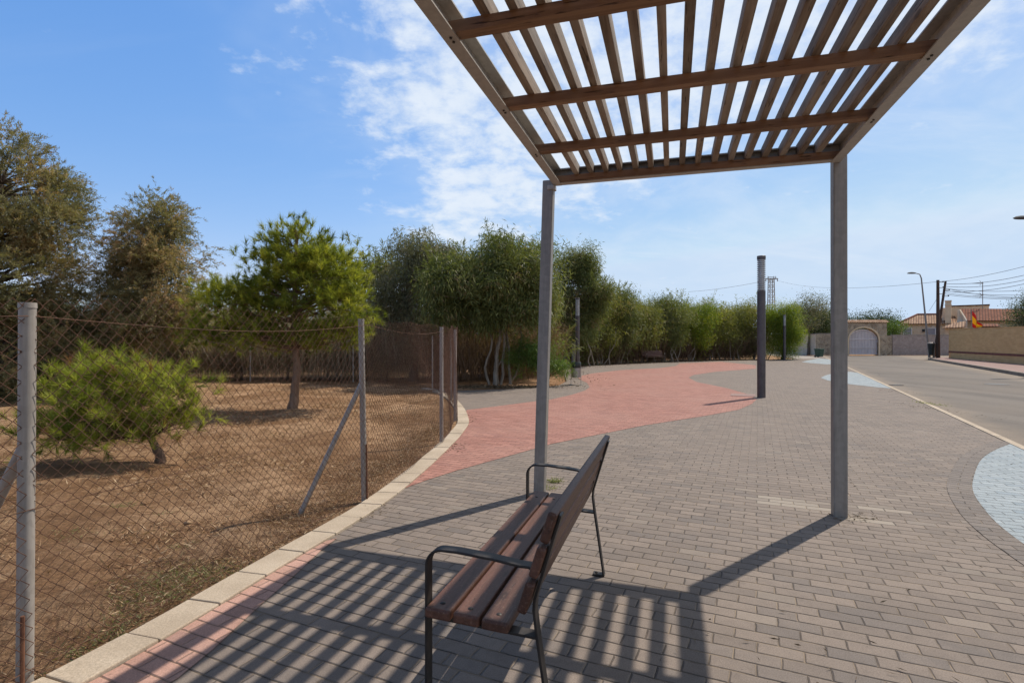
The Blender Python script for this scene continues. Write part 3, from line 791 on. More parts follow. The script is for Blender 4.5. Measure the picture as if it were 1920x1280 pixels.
# ------------------------------------------------------------------ bench
def arc_pts(c, r, a0, a1, n, plane='sz'):
    return [(c[0] + r * cos(a0 + (a1 - a0) * i / n), c[1] + r * sin(a0 + (a1 - a0) * i / n)) for i in range(n + 1)]
def make_bench():
    # local x runs from front to back, y along the bench
    root = empty('park_bench', (-0.319, 1.978, 0.0), radians(-16.6))
    tag(root, 'brown slatted wooden bench with black iron armrests under the pergola', 'bench')
    Y0, Y1 = -0.02, 1.60
    def plank(name, c, ang, w, t, i):
        mb = MB(); M = Matrix.Rotation(ang, 3, 'Y')
        jit = random.uniform(-0.006, 0.006)
        mb.box((c[0], (Y0 + Y1) / 2 + jit, c[1]), (w, Y1 - Y0, t), M)
        return mb.build(name, M_BENCH, root, 0.009, segs=3)
    for i, x in enumerate((0.058, 0.167, 0.276)):
        plank('seat_slat', (x, 0.420 - 0.045 * (x - 0.05)), 0.045, 0.1, 0.038, i)
    ang = atan2(0.494 - 0.38, 0.83 - 0.47)
    for i in range(3):
        f = (0.058 + i * 0.130)
        x = 0.385 + f * sin(ang) * 1.0; z = 0.465 + f * cos(ang)
        mb = MB(); M = Matrix.Rotation(ang, 3, 'Y')
        mb.box((x - 0.016, (Y0 + Y1) / 2 + random.uniform(-0.006, 0.006), z), (0.034, Y1 - Y0, 0.112), M)
        mb.build('back_slat', M_BENCH, root, 0.009, segs=3)
    for y in (0.03, 1.46):
        for x in (0.058, 0.167, 0.276):
            mb = MB(); z = 0.4393 - 0.045 * (x - 0.05)
            mb.lathe([(0.011, -0.004), (0.011, 0.0), (0.007, 0.003)], 10, (x, y, z)); mb.build('bolt', M_BLACK, root, smooth=True)
        w, t = 0.048, 0.010
        # front leg and armrest, one bent strap
        pts = [(0.0, 0.0), (0.0, 0.30), (0.0, 0.575)] + [(0.062 + 0.062 * cos(a), 0.578 + 0.062 * sin(a)) for a in np.linspace(pi, pi / 2 + 0.06, 9)]
        pts += [(0.12, 0.640), (0.25, 0.631), (0.36, 0.618)] + [(0.385 + 0.03 * sin(q), 0.588 + 0.03 * cos(q)) for q in np.linspace(0.1, 1.3, 5)]
        mb = MB(); mb.ribbon([(p[0], y, p[1]) for p in pts], w, t, (0, 1, 0))
        mb.box((0.03, y, 0.006), (0.075, w, 0.012))
        mb.build('armrest', M_BLACK, root, 0.0025)
        # rear leg that turns into the backrest support
        pts = [(0.475, 0.0), (0.44, 0.24), (0.418, 0.39), (0.4085, 0.47), (0.412, 0.51), (0.424, 0.55), (0.46, 0.67), (0.503, 0.81)]
        mb = MB(); mb.ribbon([(p[0], y, p[1]) for p in pts], w, t, (0, 1, 0))
        mb.box((0.445, y, 0.006), (0.07, w, 0.012)); mb.lathe([(0.009, 0.012), (0.009, 0.02)], 10, (0.43, y, 0))
        mb.build('back_leg', M_BLACK, root, 0.0025)
        mb = MB(); mb.bar((0.004, y, 0.394), (0.420, y, 0.376), w, 0.010)
        mb.build('seat_bar', M_BLACK, root, 0.002)
    return root
bench = make_bench()
far = copy_tree(bench)
fb = G(1231, 677.2)
far.location = (10.7, 37.6, 0.0); far.rotation_euler = (0, 0, radians(108))
tag(far, 'distant dark bench standing in front of the hedge trunks across the plaza', 'bench')

# ------------------------------------------------------------------ chain link fence
FP = [(-2.78, -0.6), (-1.995, 2.205), (-1.31, 4.79), (-0.985, 7.52), (-1.03, 9.75), (-1.46, 12.9), (-2.45, 16.6), (-5.6, 19.0), (-9.4, 19.35), (-13.2, 19.6)]
FH = [1.56, 1.563, 1.61, 1.615, 1.63, 1.62, 1.6, 1.6, 1.6, 1.6]
def chain_panel(root, P, Q, h0, h1, seed, r, n_side=4, Dm=0.0625, wob=1.0, off=0.031):
    rg = np.random.default_rng(seed)
    P = np.array(P); Q = np.array(Q); d = Q - P; L = np.linalg.norm(d); d = d / L; nrm = np.array([d[1], -d[0]])
    w = Dm / 2; nw = int(L / w); rows = int(1.60 / w) + 1
    I, J = np.meshgrid(np.arange(nw), np.arange(rows), indexing='ij')
    s = (I + ((I + J) % 2)) * w * (L / (nw * w))
    z = J * w + 0.015
    ph = rg.uniform(0, 6.28, 8)
    fr = s / L
    hh = h0 + (h1 - h0) * fr
    sag = -0.028 * np.sin(pi * fr) * wob
    z = z * (hh / 1.6) + (z / 1.6) * (sag + 0.016 * np.sin(s * 2.3 + ph[0]) + 0.012 * np.sin(s * 5.1 + ph[1])) * wob + 0.012 * np.sin(s * 3.0 + z * 2.0 + ph[2]) * wob
    z = z + (z / 1.6) * 0.035
    s = s + (0.010 * np.sin(z * 7 + ph[3]) + 0.012 * np.sin(z * 3.1 + s * 1.7 + ph[4])) * wob
    dep = off + (0.02 * np.sin(s * 2.0 + ph[5]) * np.sin(pi * fr) + 0.014 * np.sin(z * 4.1 + s * 3.3 + ph[6])) * wob + ((I + J) % 2 - 0.5) * 0.004
    pts = np.stack([P[0] + d[0] * s + nrm[0] * dep, P[1] + d[1] * s + nrm[1] * dep, z], -1)
    pts += rg.normal(0, 0.0016, pts.shape)
    A = pts[:, :-1].reshape(-1, 3); B = pts[:, 1:].reshape(-1, 3)
    dr = B - A; dr /= np.linalg.norm(dr, axis=1, keepdims=True)
    n1 = np.cross(dr, [nrm[0], nrm[1], 0]); n1 /= np.linalg.norm(n1, axis=1, keepdims=True)
    n2 = np.cross(dr, n1)
    vs = []; k = n_side
    for E in (A, B):
        for q in range(k):
            a = 2 * pi * q / k
            vs.append(E + (n1 * cos(a) + n2 * sin(a)) * r)
    V_ = np.stack(vs, 1).reshape(-1, 3)
    base = np.arange(len(A))[:, None] * (2 * k)
    fs = np.concatenate([base + np.array([[q, (q + 1) % k, k + (q + 1) % k, k + q]]) for q in range(k)], 0)
    return np_mesh('wire_mesh', V_, fs, M_RUST, root)
def make_fence():
    root = empty('chain_link_fence', (FP[1][0], FP[1][1], 0)); inv = Vector((-FP[1][0], -FP[1][1], 0))
    root.location = (0, 0, 0)
    tag(root, 'rusty chain link fence on grey tube posts around the dry plot', 'fence')
    for i, (p, h) in enumerate(zip(FP, FH)):
        mb = MB(); r = (0.029 if i < 2 else 0.0262) if i < 6 else 0.022
        lean = (0.0, 0.0)
        if i == 2: lean = (-0.035, 0.01)
        if i == 1: lean = (0.012, 0.0)
        mb.tube([(p[0], p[1], -0.1), (p[0] + lean[0], p[1] + lean[1], h - 0.01)], r, 18)
        mb.tube([(p[0] + lean[0], p[1] + lean[1], h - 0.022), (p[0] + lean[0], p[1] + lean[1], h)], [r + 0.002, r + 0.001], 18)
        mb.build('fence_post', M_FPOST, root, smooth=True)
    for i in range(len(FP) - 1):
        o = chain_panel(root, FP[i], FP[i + 1], FH[i], FH[i + 1], 40 + i, 0.0015 if i < 2 else 0.0015, 4 if i < 3 else 3, wob=1.0 if i != 2 else 1.4, off=0.031 if i < 6 else 0.028)
    for i in range(len(FP) - 1):
        P, Q = np.array(FP[i]), np.array(FP[i + 1]); d = Q - P; L = np.linalg.norm(d); n = np.array([d[1], -d[0]]) / L
        mb = MB()
        for zz, sg, q in ((FH[i] - 0.055, 0.06, 0.036), (0.72, 0.02, 0.036), (0.07, 0.01, 0.036)):
            pts = []
            for t in np.linspace(0, 1, 14):
                pp = P + d * t + n * q
                pts.append((pp[0], pp[1], zz + (FH[i + 1] - FH[i]) * t * (zz > 1) - sg * sin(pi * t)))
            mb.tube(pts, 0.0019, 4)
        mb.build('tension_wire', M_RUST, root)
    def strut(a, b, r):
        mb = MB(); mb.tube([a, b], r, 12); mb.build('brace', M_FPOST, root, smooth=True)
    f = G(560, 958); strut((f[0], f[1], -0.05), (-1.345, 4.80, 1.03), 0.021)
    strut(D(46, 835, 2.24), D(-150, 1235, 2.42), 0.022)
    # rust stain strips on the first two posts (a rusty angle wired on)
    mb = MB(); mb.tube([(-1.972, 2.168, -0.05), (-1.969, 2.167, 0.30)], 0.008, 8); mb.build('rusty_rod', M_RUST2, root)
    mb = MB(); mb.tube([(-1.283, 4.775, -0.05), (-1.29, 4.772, 0.50)], 0.008, 8); mb.build('rusty_rod', M_RUST2, root)
make_fence()

# ------------------------------------------------------------------ plants
def unit(v): return v / np.maximum(np.linalg.norm(v, axis=-1, keepdims=True), 1e-9)
def blades(C, Dr, ln, wd, rg, tint, fold=0.0):
    """diamond leaves: base at C, pointing along Dr"""
    n = len(C); r = unit(rg.normal(size=(n, 3)))
    s = unit(np.cross(Dr, r)); ln = np.broadcast_to(ln, (n,))[:, None]; wd = np.broadcast_to(wd, (n,))[:, None]
    m = C + Dr * ln * 0.45
    V_ = np.stack([C, m + s * wd / 2, C + Dr * ln, m - s * wd / 2], 1).reshape(-1, 3)
    f = np.arange(n)[:, None] * 4 + np.array([[0, 1, 2, 3]])
    return V_, f, np.clip(tint, 0, 1)
def needles(C, Dr, ln, wd, rg, tint):
    """thin triangles"""
    n = len(C); s = unit(np.cross(Dr, unit(rg.normal(size=(n, 3))))); ln = np.broadcast_to(ln, (n,))[:, None]
    V_ = np.stack([C + s * wd / 2, C + Dr * ln, C - s * wd / 2], 1).reshape(-1, 3)
    f = np.arange(n)[:, None] * 3 + np.array([[0, 1, 2]])
    return V_, f, np.clip(tint, 0, 1)

def sample_ell(rg, e, n, shell=0.55):
    v = unit(rg.normal(size=(n, 3)))
    r = rg.uniform(shell ** 3, 1, n) ** (1 / 3)
    return np.array(e[:3]) + v * r[:, None] * np.array(e[3:6])

def limb(mb, a, b, r0, r1, rg, sag=0.1, n=6, sides=6):
    a = np.array(a, float); b = np.array(b, float); L = np.linalg.norm(b - a)
    pts = []
    k = rg.normal(0, 0.06 * L, (2, 3))
    for t in np.linspace(0, 1, n):
        p = a + (b - a) * t + k[0] * sin(pi * t) + k[1] * sin(2 * pi * t) * 0.5
        p[2] += sag * L * sin(pi * t)
        pts.append(p)
    mb.tube(pts, [r0 + (r1 - r0) * t for t in np.linspace(0, 1, n)], sides)

def make_tree(name, base, trunk, ells, style, mat, bark, label, cat='tree', group=None, seed=1, dens=1.0, trunk_r=0.1, leaf=1.0, shell=0.5, limb_every=1, hang=0.0, limb_r=0.35, extra=None, parts=('crown', 'trunk'), nn=22, nw=0.0072, nl_=(0.09, 0.15), spread=None, low=0.0, lobes=True):
    """trunk: points relative to base; ells: (cx,cy,cz,rx,ry,rz,nclumps) relative to base"""
    rg = np.random.default_rng(seed)
    if spread is None: spread = leaf
    root = empty(name, base); tag(root, label, cat, group)
    mb = MB(); tp = np.array(trunk, float)
    nt = len(tp); rr_ = [trunk_r * (1.15 if i == 0 else 1) * (1 - 0.72 * i / max(nt - 1, 1)) for i in range(nt)]
    # densify the trunk
    sp = []; sr = []
    for i in range(nt - 1):
        for t in np.linspace(0, 1, 4, endpoint=False):
            sp.append(tp[i] + (tp[i + 1] - tp[i]) * t + rg.normal(0, trunk_r * 0.15, 3) * (i + t > 0)); sr.append(rr_[i] + (rr_[i + 1] - rr_[i]) * t)
    sp.append(tp[-1]); sr.append(rr_[-1])
    mb.tube(sp, sr, 10)
    sp = np.array(sp)
    CL = []; OUT = []
    if style == 'long' and len(ells) > 0 and lobes:
        ne = []
        for e in ells:
            k = max(3, int(e[6] / 9))
            ne.append((*e[:3], e[3] * .72, e[4] * .72, e[5] * .72, int(e[6] * 0.42)))
            for q in range(k):
                d_ = unit(rg.normal(size=3)); d_[2] = d_[2] * 0.9 + 0.08
                c_ = np.array(e[:3]) + d_ * np.array(e[3:6]) * rg.uniform(0.62, 0.95)
                f_ = rg.uniform(0.26, 0.46)
                ne.append((c_[0], c_[1], c_[2], e[3] * f_, e[4] * f_ * 1.1, e[5] * f_, max(2, int(e[6] * 0.75 / k))))
        ells = ne
    for e in ells:
        c = sample_ell(rg, e, int(e[6]), shell)
        CL.append(c); OUT.append(unit((c - np.array(e[:3])) / np.array(e[3:6]) ** 1.0))
    CL = np.concatenate(CL); OUT = np.concatenate(OUT)
    CL[:, 2] = np.maximum(CL[:, 2], 0.06)
    for i in range(0, len(CL), limb_every):
        c = CL[i]
        # attach at a trunk point lower than the clump
        w = np.linalg.norm(sp - c, axis=1) + 1.2 * np.maximum(0, sp[:, 2] - c[2] + 0.25) + (10.0 if style == 'pine' else 0.0) * np.maximum(0, low - sp[:, 2])
        j = int(np.argmin(w))
        r0 = max(0.006, sr[j] * limb_r)
        limb(mb, sp[j], c, r0, 0.004 if style == 'pine' else 0.006, rg, 0.06, 6, 5)
    if extra: extra(mb, rg)
    mb.build(parts[1], bark, root, smooth=True)
    n = len(CL); ctint = rg.normal(0.0, 0.2, n)
    V_, F_, T_ = [], [], []; off = 0
    def put(v, f, t):
        nonlocal off
        V_.append(v); F_.append(f + off); T_.append(t); off += len(v)
    up = np.array([0, 0, 1.0])
    cn = lambda sd, shp: np.clip(rg.normal(0, 1, shp), -1.7, 1.7) * sd
    if style == 'pine':
        ntuft = max(1, int(9 * dens))
        for i in range(n):
            tc_ = CL[i] + rg.normal(0, 0.13 * leaf, (ntuft, 3)) * np.array([1, 1, 0.62])
            td = unit(OUT[i] * 0.7 + up * 0.55 + rg.normal(0, 0.45, (ntuft, 3)))
            C = np.repeat(tc_, nn, 0); DD = np.repeat(td, nn, 0)
            C = C + DD * rg.uniform(-0.02, 0.085, (len(C), 1)) * leaf
            dd = unit(DD * 0.75 + rg.normal(0, 0.4, (len(C), 3)))
            tt = np.repeat(rg.normal(0.5, 0.2, ntuft), nn) + ctint[i] + rg.normal(0, 0.08, len(C))
            put(*needles(C, dd, rg.uniform(*nl_, len(C)) * leaf, nw * leaf, rg, tt))
    elif style == 'plume':
        npl = int(24 * dens); nn = 30
        for i in range(n):
            pc = CL[i] + rg.normal(0, 0.17 * leaf, (npl, 3))
            pd = unit(OUT[i] * 0.7 + up * (0.25 - hang) + rg.normal(0, 0.6, (npl, 3)))
            pl = rg.uniform(0.25, 0.55, npl) * leaf
            t = rg.uniform(0, 1, (npl, nn))
            C = pc[:, None, :] + pd[:, None, :] * (t * pl[:, None])[:, :, None]
            C[:, :, 2] -= (t ** 2) * 0.10 * leaf * (1 + 2 * hang)
            C = C.reshape(-1, 3) + rg.normal(0, 0.018 * leaf, (npl * nn, 3))
            dd = unit(np.repeat(pd, nn, 0) + rg.normal(0, 0.55, (npl * nn, 3)))
            tt = np.repeat(rg.normal(0.5, 0.15, npl), nn) + ctint[i] + rg.normal(0, 0.1, npl * nn)
            put(*needles(C, dd, rg.uniform(0.05, 0.11, len(C)) * leaf, 0.017 * leaf, rg, tt))
    else:   # 'long' narrow drooping leaves, 'leaf' small broad leaves
        nl = int((210 if style == 'long' else 240) * dens)
        for i in range(n):
            ax = unit(OUT[i] + rg.normal(0, 0.5, 3) + up * 0.2)
            C = CL[i] + cn(0.2 * spread, (nl, 3)) * np.array([1, 1, 0.75]) + ax * rg.uniform(-0.25, 0.3, (nl, 1)) * spread
            dd = unit(OUT[i] * 0.35 + up * (-0.6 if hang > 0 else 0.2) + rg.normal(0, 0.3, 3) + rg.normal(0, 0.36 if hang > 0 else 0.5, (nl, 3)))
            tt = rg.normal(0.45, 0.17, nl) + ctint[i] * 1.25
            if style == 'long' and OUT[i][2] > 0.1 and rg.uniform() < 0.35:
                # a shoot standing out of the crown
                sd = unit(OUT[i] * 0.6 + up * 0.8 + rg.normal(0, 0.25, 3)); sl = rg.uniform(0.25, 0.65) * spread; ns = 34
                t_ = rg.uniform(0, 1, ns)
                Cs = CL[i] + sd * (0.15 * spread + t_[:, None] * sl) + rg.normal(0, 0.025, (ns, 3)); Cs[:, 2] -= 0.1 * t_ ** 2 * spread
                put(*blades(Cs, unit(sd * 0.8 + rg.normal(0, 0.45, (ns, 3))), rg.uniform(0.09, 0.17, ns) * leaf, 0.019 * leaf, rg, rg.normal(0.5, 0.15, ns)))
            if style == 'long':
                put(*blades(C, dd, rg.uniform(0.1, 0.2, nl) * leaf, 0.021 * leaf, rg, tt))
            else:
                put(*blades(C, dd, rg.uniform(0.05, 0.1, nl) * leaf, 0.045 * leaf, rg, tt))
    np_mesh(parts[0], np.concatenate(V_), np.concatenate(F_), mat, root, np.concatenate(T_))
    return root

# two tamarisks at the left
make_tree('tamarisk_tree', (-13.2, 13.6, 0), [(0, 0, 0), (0.15, 0, 1.0), (-0.2, 0.1, 2.4), (0.1, 0.0, 4.0), (0.3, 0, 5.4)],
          [(-0.3, 0, 3.2, 2.3, 1.9, 2.2, 95), (0.2, 0.1, 5.2, 1.6, 1.5, 1.5, 60), (1.4, 0, 4.5, 0.75, 0.8, 0.8, 22), (0.9, -0.1, 3.0, 1.1, 1.1, 0.9, 34), (-0.9, 0.1, 5.6, 1.1, 1.1, 1.25, 30), (0.6, 0.0, 1.2, 1.9, 1.4, 1.2, 60), (1.9, 0.6, 1.0, 1.1, 1.1, 1.1, 36)],
          'plume', M_TAM, M_BARKD, 'tall feathery brown green tamarisk at the left edge behind the fence', seed=21, trunk_r=0.22, leaf=1.0, dens=1.25, hang=0.15)
make_tree('tamarisk_tree', (-10.6, 14.4, 0), [(0, 0, 0), (0.1, 0, 0.9), (0.25, 0.1, 2.0), (0.75, 0.0, 3.2), (0.95, 0, 4.6)],
          [(1.0, 0, 4.3, 0.7, 0.8, 1.0, 38), (1.5, 0, 3.3, 0.85, 0.8, 1.1, 40), (0.2, 0.1, 2.8, 0.7, 0.8, 0.75, 26), (-0.15, 0.1, 3.7, 0.25, 0.4, 0.45, 7), (0.9, 0.1, 2.2, 1.2, 1.0, 0.8, 34), (1.7, 0.1, 2.2, 0.35, 0.5, 0.5, 10), (-0.65, 0.2, 1.0, 0.95, 1.0, 1.0, 50)],
          'plume', M_TAM, M_BARKD, 'smaller rusty brown tamarisk leaning right beside the tall tamarisk', seed=22, trunk_r=0.17, leaf=0.95, dens=1.25, hang=0.15)

for (x, y, sd_, lb) in ((-17.2, 17.4, 23, 'dark dense bush under the tall tamarisk at the left edge'), (-13.9, 17.6, 24, 'dark dense bush below the smaller tamarisk, left of the reeds')):
    make_tree('dark_bush', (x, y, 0), [(0, 0, 0), (0.1, 0, 0.9), (0, 0, 1.8)], [(0, 0, 1.3, 2.1, 1.0, 1.35, 80)], 'long', M_DARKL, M_BARKD, lb, 'bush', None, sd_, 0.8, 0.08, 1.1, hang=1, spread=1.3)

# pine tree standing in the plot
make_tree('pine_tree', (-4.65, 11.4, 0), [(0, 0, -0.05), (0.06, 0, 0.35), (0.11, 0, 0.85), (0.05, 0.02, 1.4), (0.05, 0.0, 2.2), (0.07, 0.0, 3.0), (0.06, 0, 3.8)],
          [(0.15, 0, 3.35, 0.62, 0.6, 0.55, 46), (0.75, 0, 2.75, 0.65, 0.7, 0.6, 52), (1.05, 0, 2.15, 0.6, 0.7, 0.55, 46), (0.15, 0.0, 2.6, 0.75, 0.8, 0.6, 34), (-0.4, 0, 3.0, 0.45, 0.6, 0.42, 30), (-0.65, 0, 2.45, 0.5, 0.6, 0.3, 24), (-1.45, 0, 2.25, 0.5, 0.5, 0.38, 30), (-0.4, 0.1, 1.95, 0.7, 0.7, 0.25, 26), (-1.45, 0.0, 1.6, 0.85, 0.5, 0.22, 30), (0.9, 0, 1.55, 0.6, 0.6, 0.25, 24), (-0.2, 0, 1.55, 0.8, 0.6, 0.2, 20)],
          'pine', M_PINE, M_BARKP, 'young pine tree with a rounded bright green crown and curved bare trunk', seed=31, low=1.2, trunk_r=0.1, leaf=1.2, dens=0.8, shell=0.45, limb_r=0.25, nn=42, nw=0.0085, nl_=(0.08, 0.16))
# low pine bush close behind the fence
make_tree('pine_bush', (-4.23, 6.43, 0), [(0.04, 0, -0.03), (0.03, 0, 0.06), (-0.03, 0.0, 0.16), (-0.12, 0.02, 0.28), (-0.25, 0.02, 0.5), (-0.4, 0, 0.85), (-0.55, 0, 1.1)],
          [(-0.6, 0, 0.95, 0.42, 0.4, 0.26, 34), (-0.88, 0.05, 0.78, 0.28, 0.33, 0.2, 24), (-0.2, 0, 0.92, 0.4, 0.35, 0.2, 28), (-0.55, -0.15, 0.66, 0.5, 0.35, 0.2, 32), (0.12, 0.05, 0.82, 0.3, 0.28, 0.12, 16),
           (0.22, 0, 0.58, 0.3, 0.32, 0.17, 20), (-0.95, -0.12, 0.40, 0.34, 0.38, 0.24, 36), (-0.6, -0.25, 0.38, 0.36, 0.3, 0.18, 24), (0.2, -0.05, 0.40, 0.3, 0.3, 0.08, 11), (-0.45, -0.05, 1.16, 0.12, 0.12, 0.08, 4), (-0.72, 0, 1.2, 0.08, 0.1, 0.06, 2)],
          'pine', M_PINEB, M_BARKP, 'low spreading yellow green pine bush on a short crooked trunk', 'bush', seed=33, trunk_r=0.055, leaf=0.98, dens=0.42, shell=0.5, limb_r=0.16, nn=46, nw=0.0058, nl_=(0.1, 0.175), parts=('needles', 'trunk'), low=0.26)

# acacias behind the plaza, left group
make_tree('acacia_tree', (-3.6, 19.6, 0), [(0, 0, 0), (0.1, 0, 1.0), (-0.2, 0, 2.2), (-0.1, 0, 3.4), (0.1, 0, 4.4)],
          [(-0.1, 0, 3.8, 1.7, 1.3, 1.5, 80), (0.4, 0, 4.8, 1.3, 1.0, 0.8, 34), (-0.6, 0, 2.2, 1.8, 1.2, 0.9, 46)],
          'long', M_ACAG, M_BARKD, 'loose grey leaved acacia with bare twigs rising behind the fence corner', seed=41, trunk_r=0.16, leaf=1.2, dens=0.6, hang=1, spread=1.15)
def pale_stems(stems):
    def f(mb, rg):
        for (x, y, h, lx, r) in stems:
            pts = []
            ph = rg.uniform(0, 6.3)
            for t in np.linspace(0, 1, 9):
                pts.append((x + lx * t + 0.13 * sin(ph + 5.0 * t) + 0.05 * sin(2 * ph + 11 * t), y + 0.09 * sin(ph * 2 + 6 * t), h * t))
            mb.tube(pts, [r * (1 - 0.5 * t) for t in np.linspace(0, 1, 9)], 8)
    return f
make_tree('acacia_tree', (-0.55, 17.9, 0), [(0, 0, 0), (0.02, 0, 0.5), (0.05, 0, 1.1), (0.2, 0, 1.9), (0.3, 0, 2.9), (0.3, 0, 4.0)],
          [(0.1, 0, 3.5, 1.9, 1.4, 1.3, 120), (0.6, 0, 4.25, 1.2, 1.0, 0.7, 36), (-1.35, 0.2, 3.25, 1.2, 1.1, 1.25, 60), (1.2, 0.2, 3.0, 1.0, 1.1, 1.1, 46), (0.0, -0.5, 2.45, 1.9, 0.6, 0.45, 44)],
          'long', M_ACA, M_BARKW, 'wide dark green acacia with forked whitish trunks beside the grey path', seed=42, trunk_r=0.09, leaf=1.35, dens=0.85, hang=1, spread=1.2,
          extra=pale_stems([(-0.15, 0, 2.3, -0.15, 0.045), (0.35, 0.1, 2.4, 0.25, 0.05), (0.05, 0, 2.5, 0.45, 0.05), (0.5, 0.3, 2.2, 0.5, 0.04), (0.15, 0.1, 1.7, 0.15, 0.03)]))
make_tree('acacia_tree', (3.7, 31.6, 0), [(0, 0, 0), (-0.1, 0, 1.4), (0.1, 0, 3.0), (0.2, 0, 4.8), (0.3, 0, 6.6)],
          [(0.2, 0, 4.6, 1.9, 1.5, 1.9, 100), (0.45, 0, 6.1, 0.8, 0.8, 1.2, 40), (1.3, 0, 4.1, 0.9, 1.0, 1.2, 34), (-1.0, 0, 3.6, 1.2, 1.1, 1.1, 40), (0, 0, 2.2, 1.6, 1.0, 0.9, 34)],
          'long', M_ACA, M_BARKW, 'acacia with a pointed light green crown right of the slim grey post', seed=43, trunk_r=0.15, leaf=1.45, dens=0.9, hang=1, spread=1.5)
for q, (x, y, s) in enumerate([(-6.5, 23.5, 46), (-2.6, 22.0, 47), (0.1, 24.0, 48), (-0.4, 22.6, 49)]):
    make_tree('acacia_tree', (x, y, 0), [(0, 0, 0), (0.1, 0, 1.2), (0.0, 0, 2.6), (0.1, 0, 4.0)],
              [(0, 0, 3.7, 2.2, 1.5, 1.75, 76), (0.2, 0, 1.4, 2.4, 1.3, 1.3, 50)],
              'long', M_ACA, M_BARKD, 'dense acacia filling the gap behind the front acacias', 'tree', 'acacias behind the front acacias', seed=s, trunk_r=0.14, leaf=1.7, dens=0.5, hang=1)
make_tree('green_shrub', (1.15, 17.35, 0), [(0, 0, 0), (0.02, 0, 0.3), (0.0, 0, 0.8)], [(0.05, 0.1, 0.85, 0.55, 0.5, 0.75, 44), (-0.7, 0.3, 0.9, 0.5, 0.4, 0.8, 24)],
          'long', M_SHRUB, M_BARKD, 'leafy bright green shrub at the corner of the grey path', 'shrub', seed=51, trunk_r=0.03, leaf=0.8, dens=0.55, hang=1, parts=('foliage', 'stem'))

# hedge row across the back of the plaza
HR = [G2(1075, 688), G2(1120, 685), G2(1160, 683), G2(1205, 681), G2(1250, 679), G2(1298, 677.5), G2(1340, 676), G2(1385, 675), G2(1425, 674.2)]
tops = [3.7, 4.3, 4.9, 4.35, 4.5, 4.3, 4.2, 4.4, 4.5]
for i, (p, tp_) in enumerate(zip(HR, tops)):
    rg = np.random.default_rng(600 + i)
    wd = 1.35 + 0.11 * i
    stems = [(rg.uniform(-wd * .8, wd * .8), rg.uniform(-0.2, 0.5), rg.uniform(1.6, 2.4), rg.uniform(-0.5, 0.5), rg.uniform(0.025, 0.05)) for _ in range(6)]
    make_tree('acacia_tree', (p[0] + 0.3, p[1] + 1.7, 0), [(0, 0, 0), (rg.uniform(-.2, .2), 0, 0.9), (rg.uniform(-.3, .3), 0, 2.0), (0, 0, tp_ - 0.8)],
              [(0, 0.3, tp_ * 0.66, wd, 1.1, tp_ * 0.33, 52), (rg.uniform(-.5, .5), 0.2, tp_ * 0.84, wd * 0.62, 0.8, tp_ * 0.16, 16), (0, 1.2, 1.3, wd, 0.6, 1.3, 30), (rg.uniform(-.6, .6), -0.2, 1.75, wd * 0.7, 0.4, 0.7, 13)],
              'long', M_ACAB if i in (5,) else (M_ACAY if i > 5 or i in (1, 3) else M_ACA), M_BARKW,
              'yellow green flowering acacia in the middle of the hedge row' if i == 5 else 'bushy green acacia with thin pale trunks in the hedge row behind the plaza',
              'tree', None if i == 5 else 'acacias of the hedge row', seed=60 + i, trunk_r=0.07, leaf=1.45, dens=0.85, hang=1, spread=1.9, extra=pale_stems(stems))
for i in range(len(HR) - 1):
    rg = np.random.default_rng(700 + i); x, y = (HR[i][0] + HR[i + 1][0]) / 2, (HR[i][1] + HR[i + 1][1]) / 2 + 3.4
    h = (3.9, 4.3, 4.6, 4.1, 4.5, 4.0, 4.4, 4.3)[i] * 1.04; wd = 1.5 + 0.13 * i
    make_tree('acacia_tree', (x + 0.4, y, 0), [(0, 0, 0), (0.1, 0, 1.2), (0, 0, h - 0.8)],
              [(rg.uniform(-.3, .3), 0, h * 0.62, wd, 1.0, h * 0.36, 60), (rg.uniform(-.8, .8), 0, h * 0.86, wd * 0.5, 0.8, h * 0.13, 14)],
              'long', M_ACAY if i > 3 else M_ACA, M_BARKD, 'acacia of the second row filling the gaps of the hedge behind the plaza', 'tree', 'acacias of the second hedge row', seed=710 + i, trunk_r=0.08, leaf=1.6, dens=0.6, hang=1, spread=2.0)
make_tree('acacia_tree', (22.4, 44.6, 0), [(0, 0, 0), (0.1, 0, 1.2), (0.0, 0, 2.6), (0.1, 0, 4.2)],
          [(0, 0, 3.4, 1.35, 1.3, 1.55, 70), (0.1, 0, 1.4, 1.35, 1.2, 1.4, 60)], 'long', M_ACAB, M_BARKD, 'bright lime green acacia clipped flat at the end of the hedge row', seed=75, trunk_r=0.12, leaf=1.15, dens=1.2, hang=1, spread=1.7)

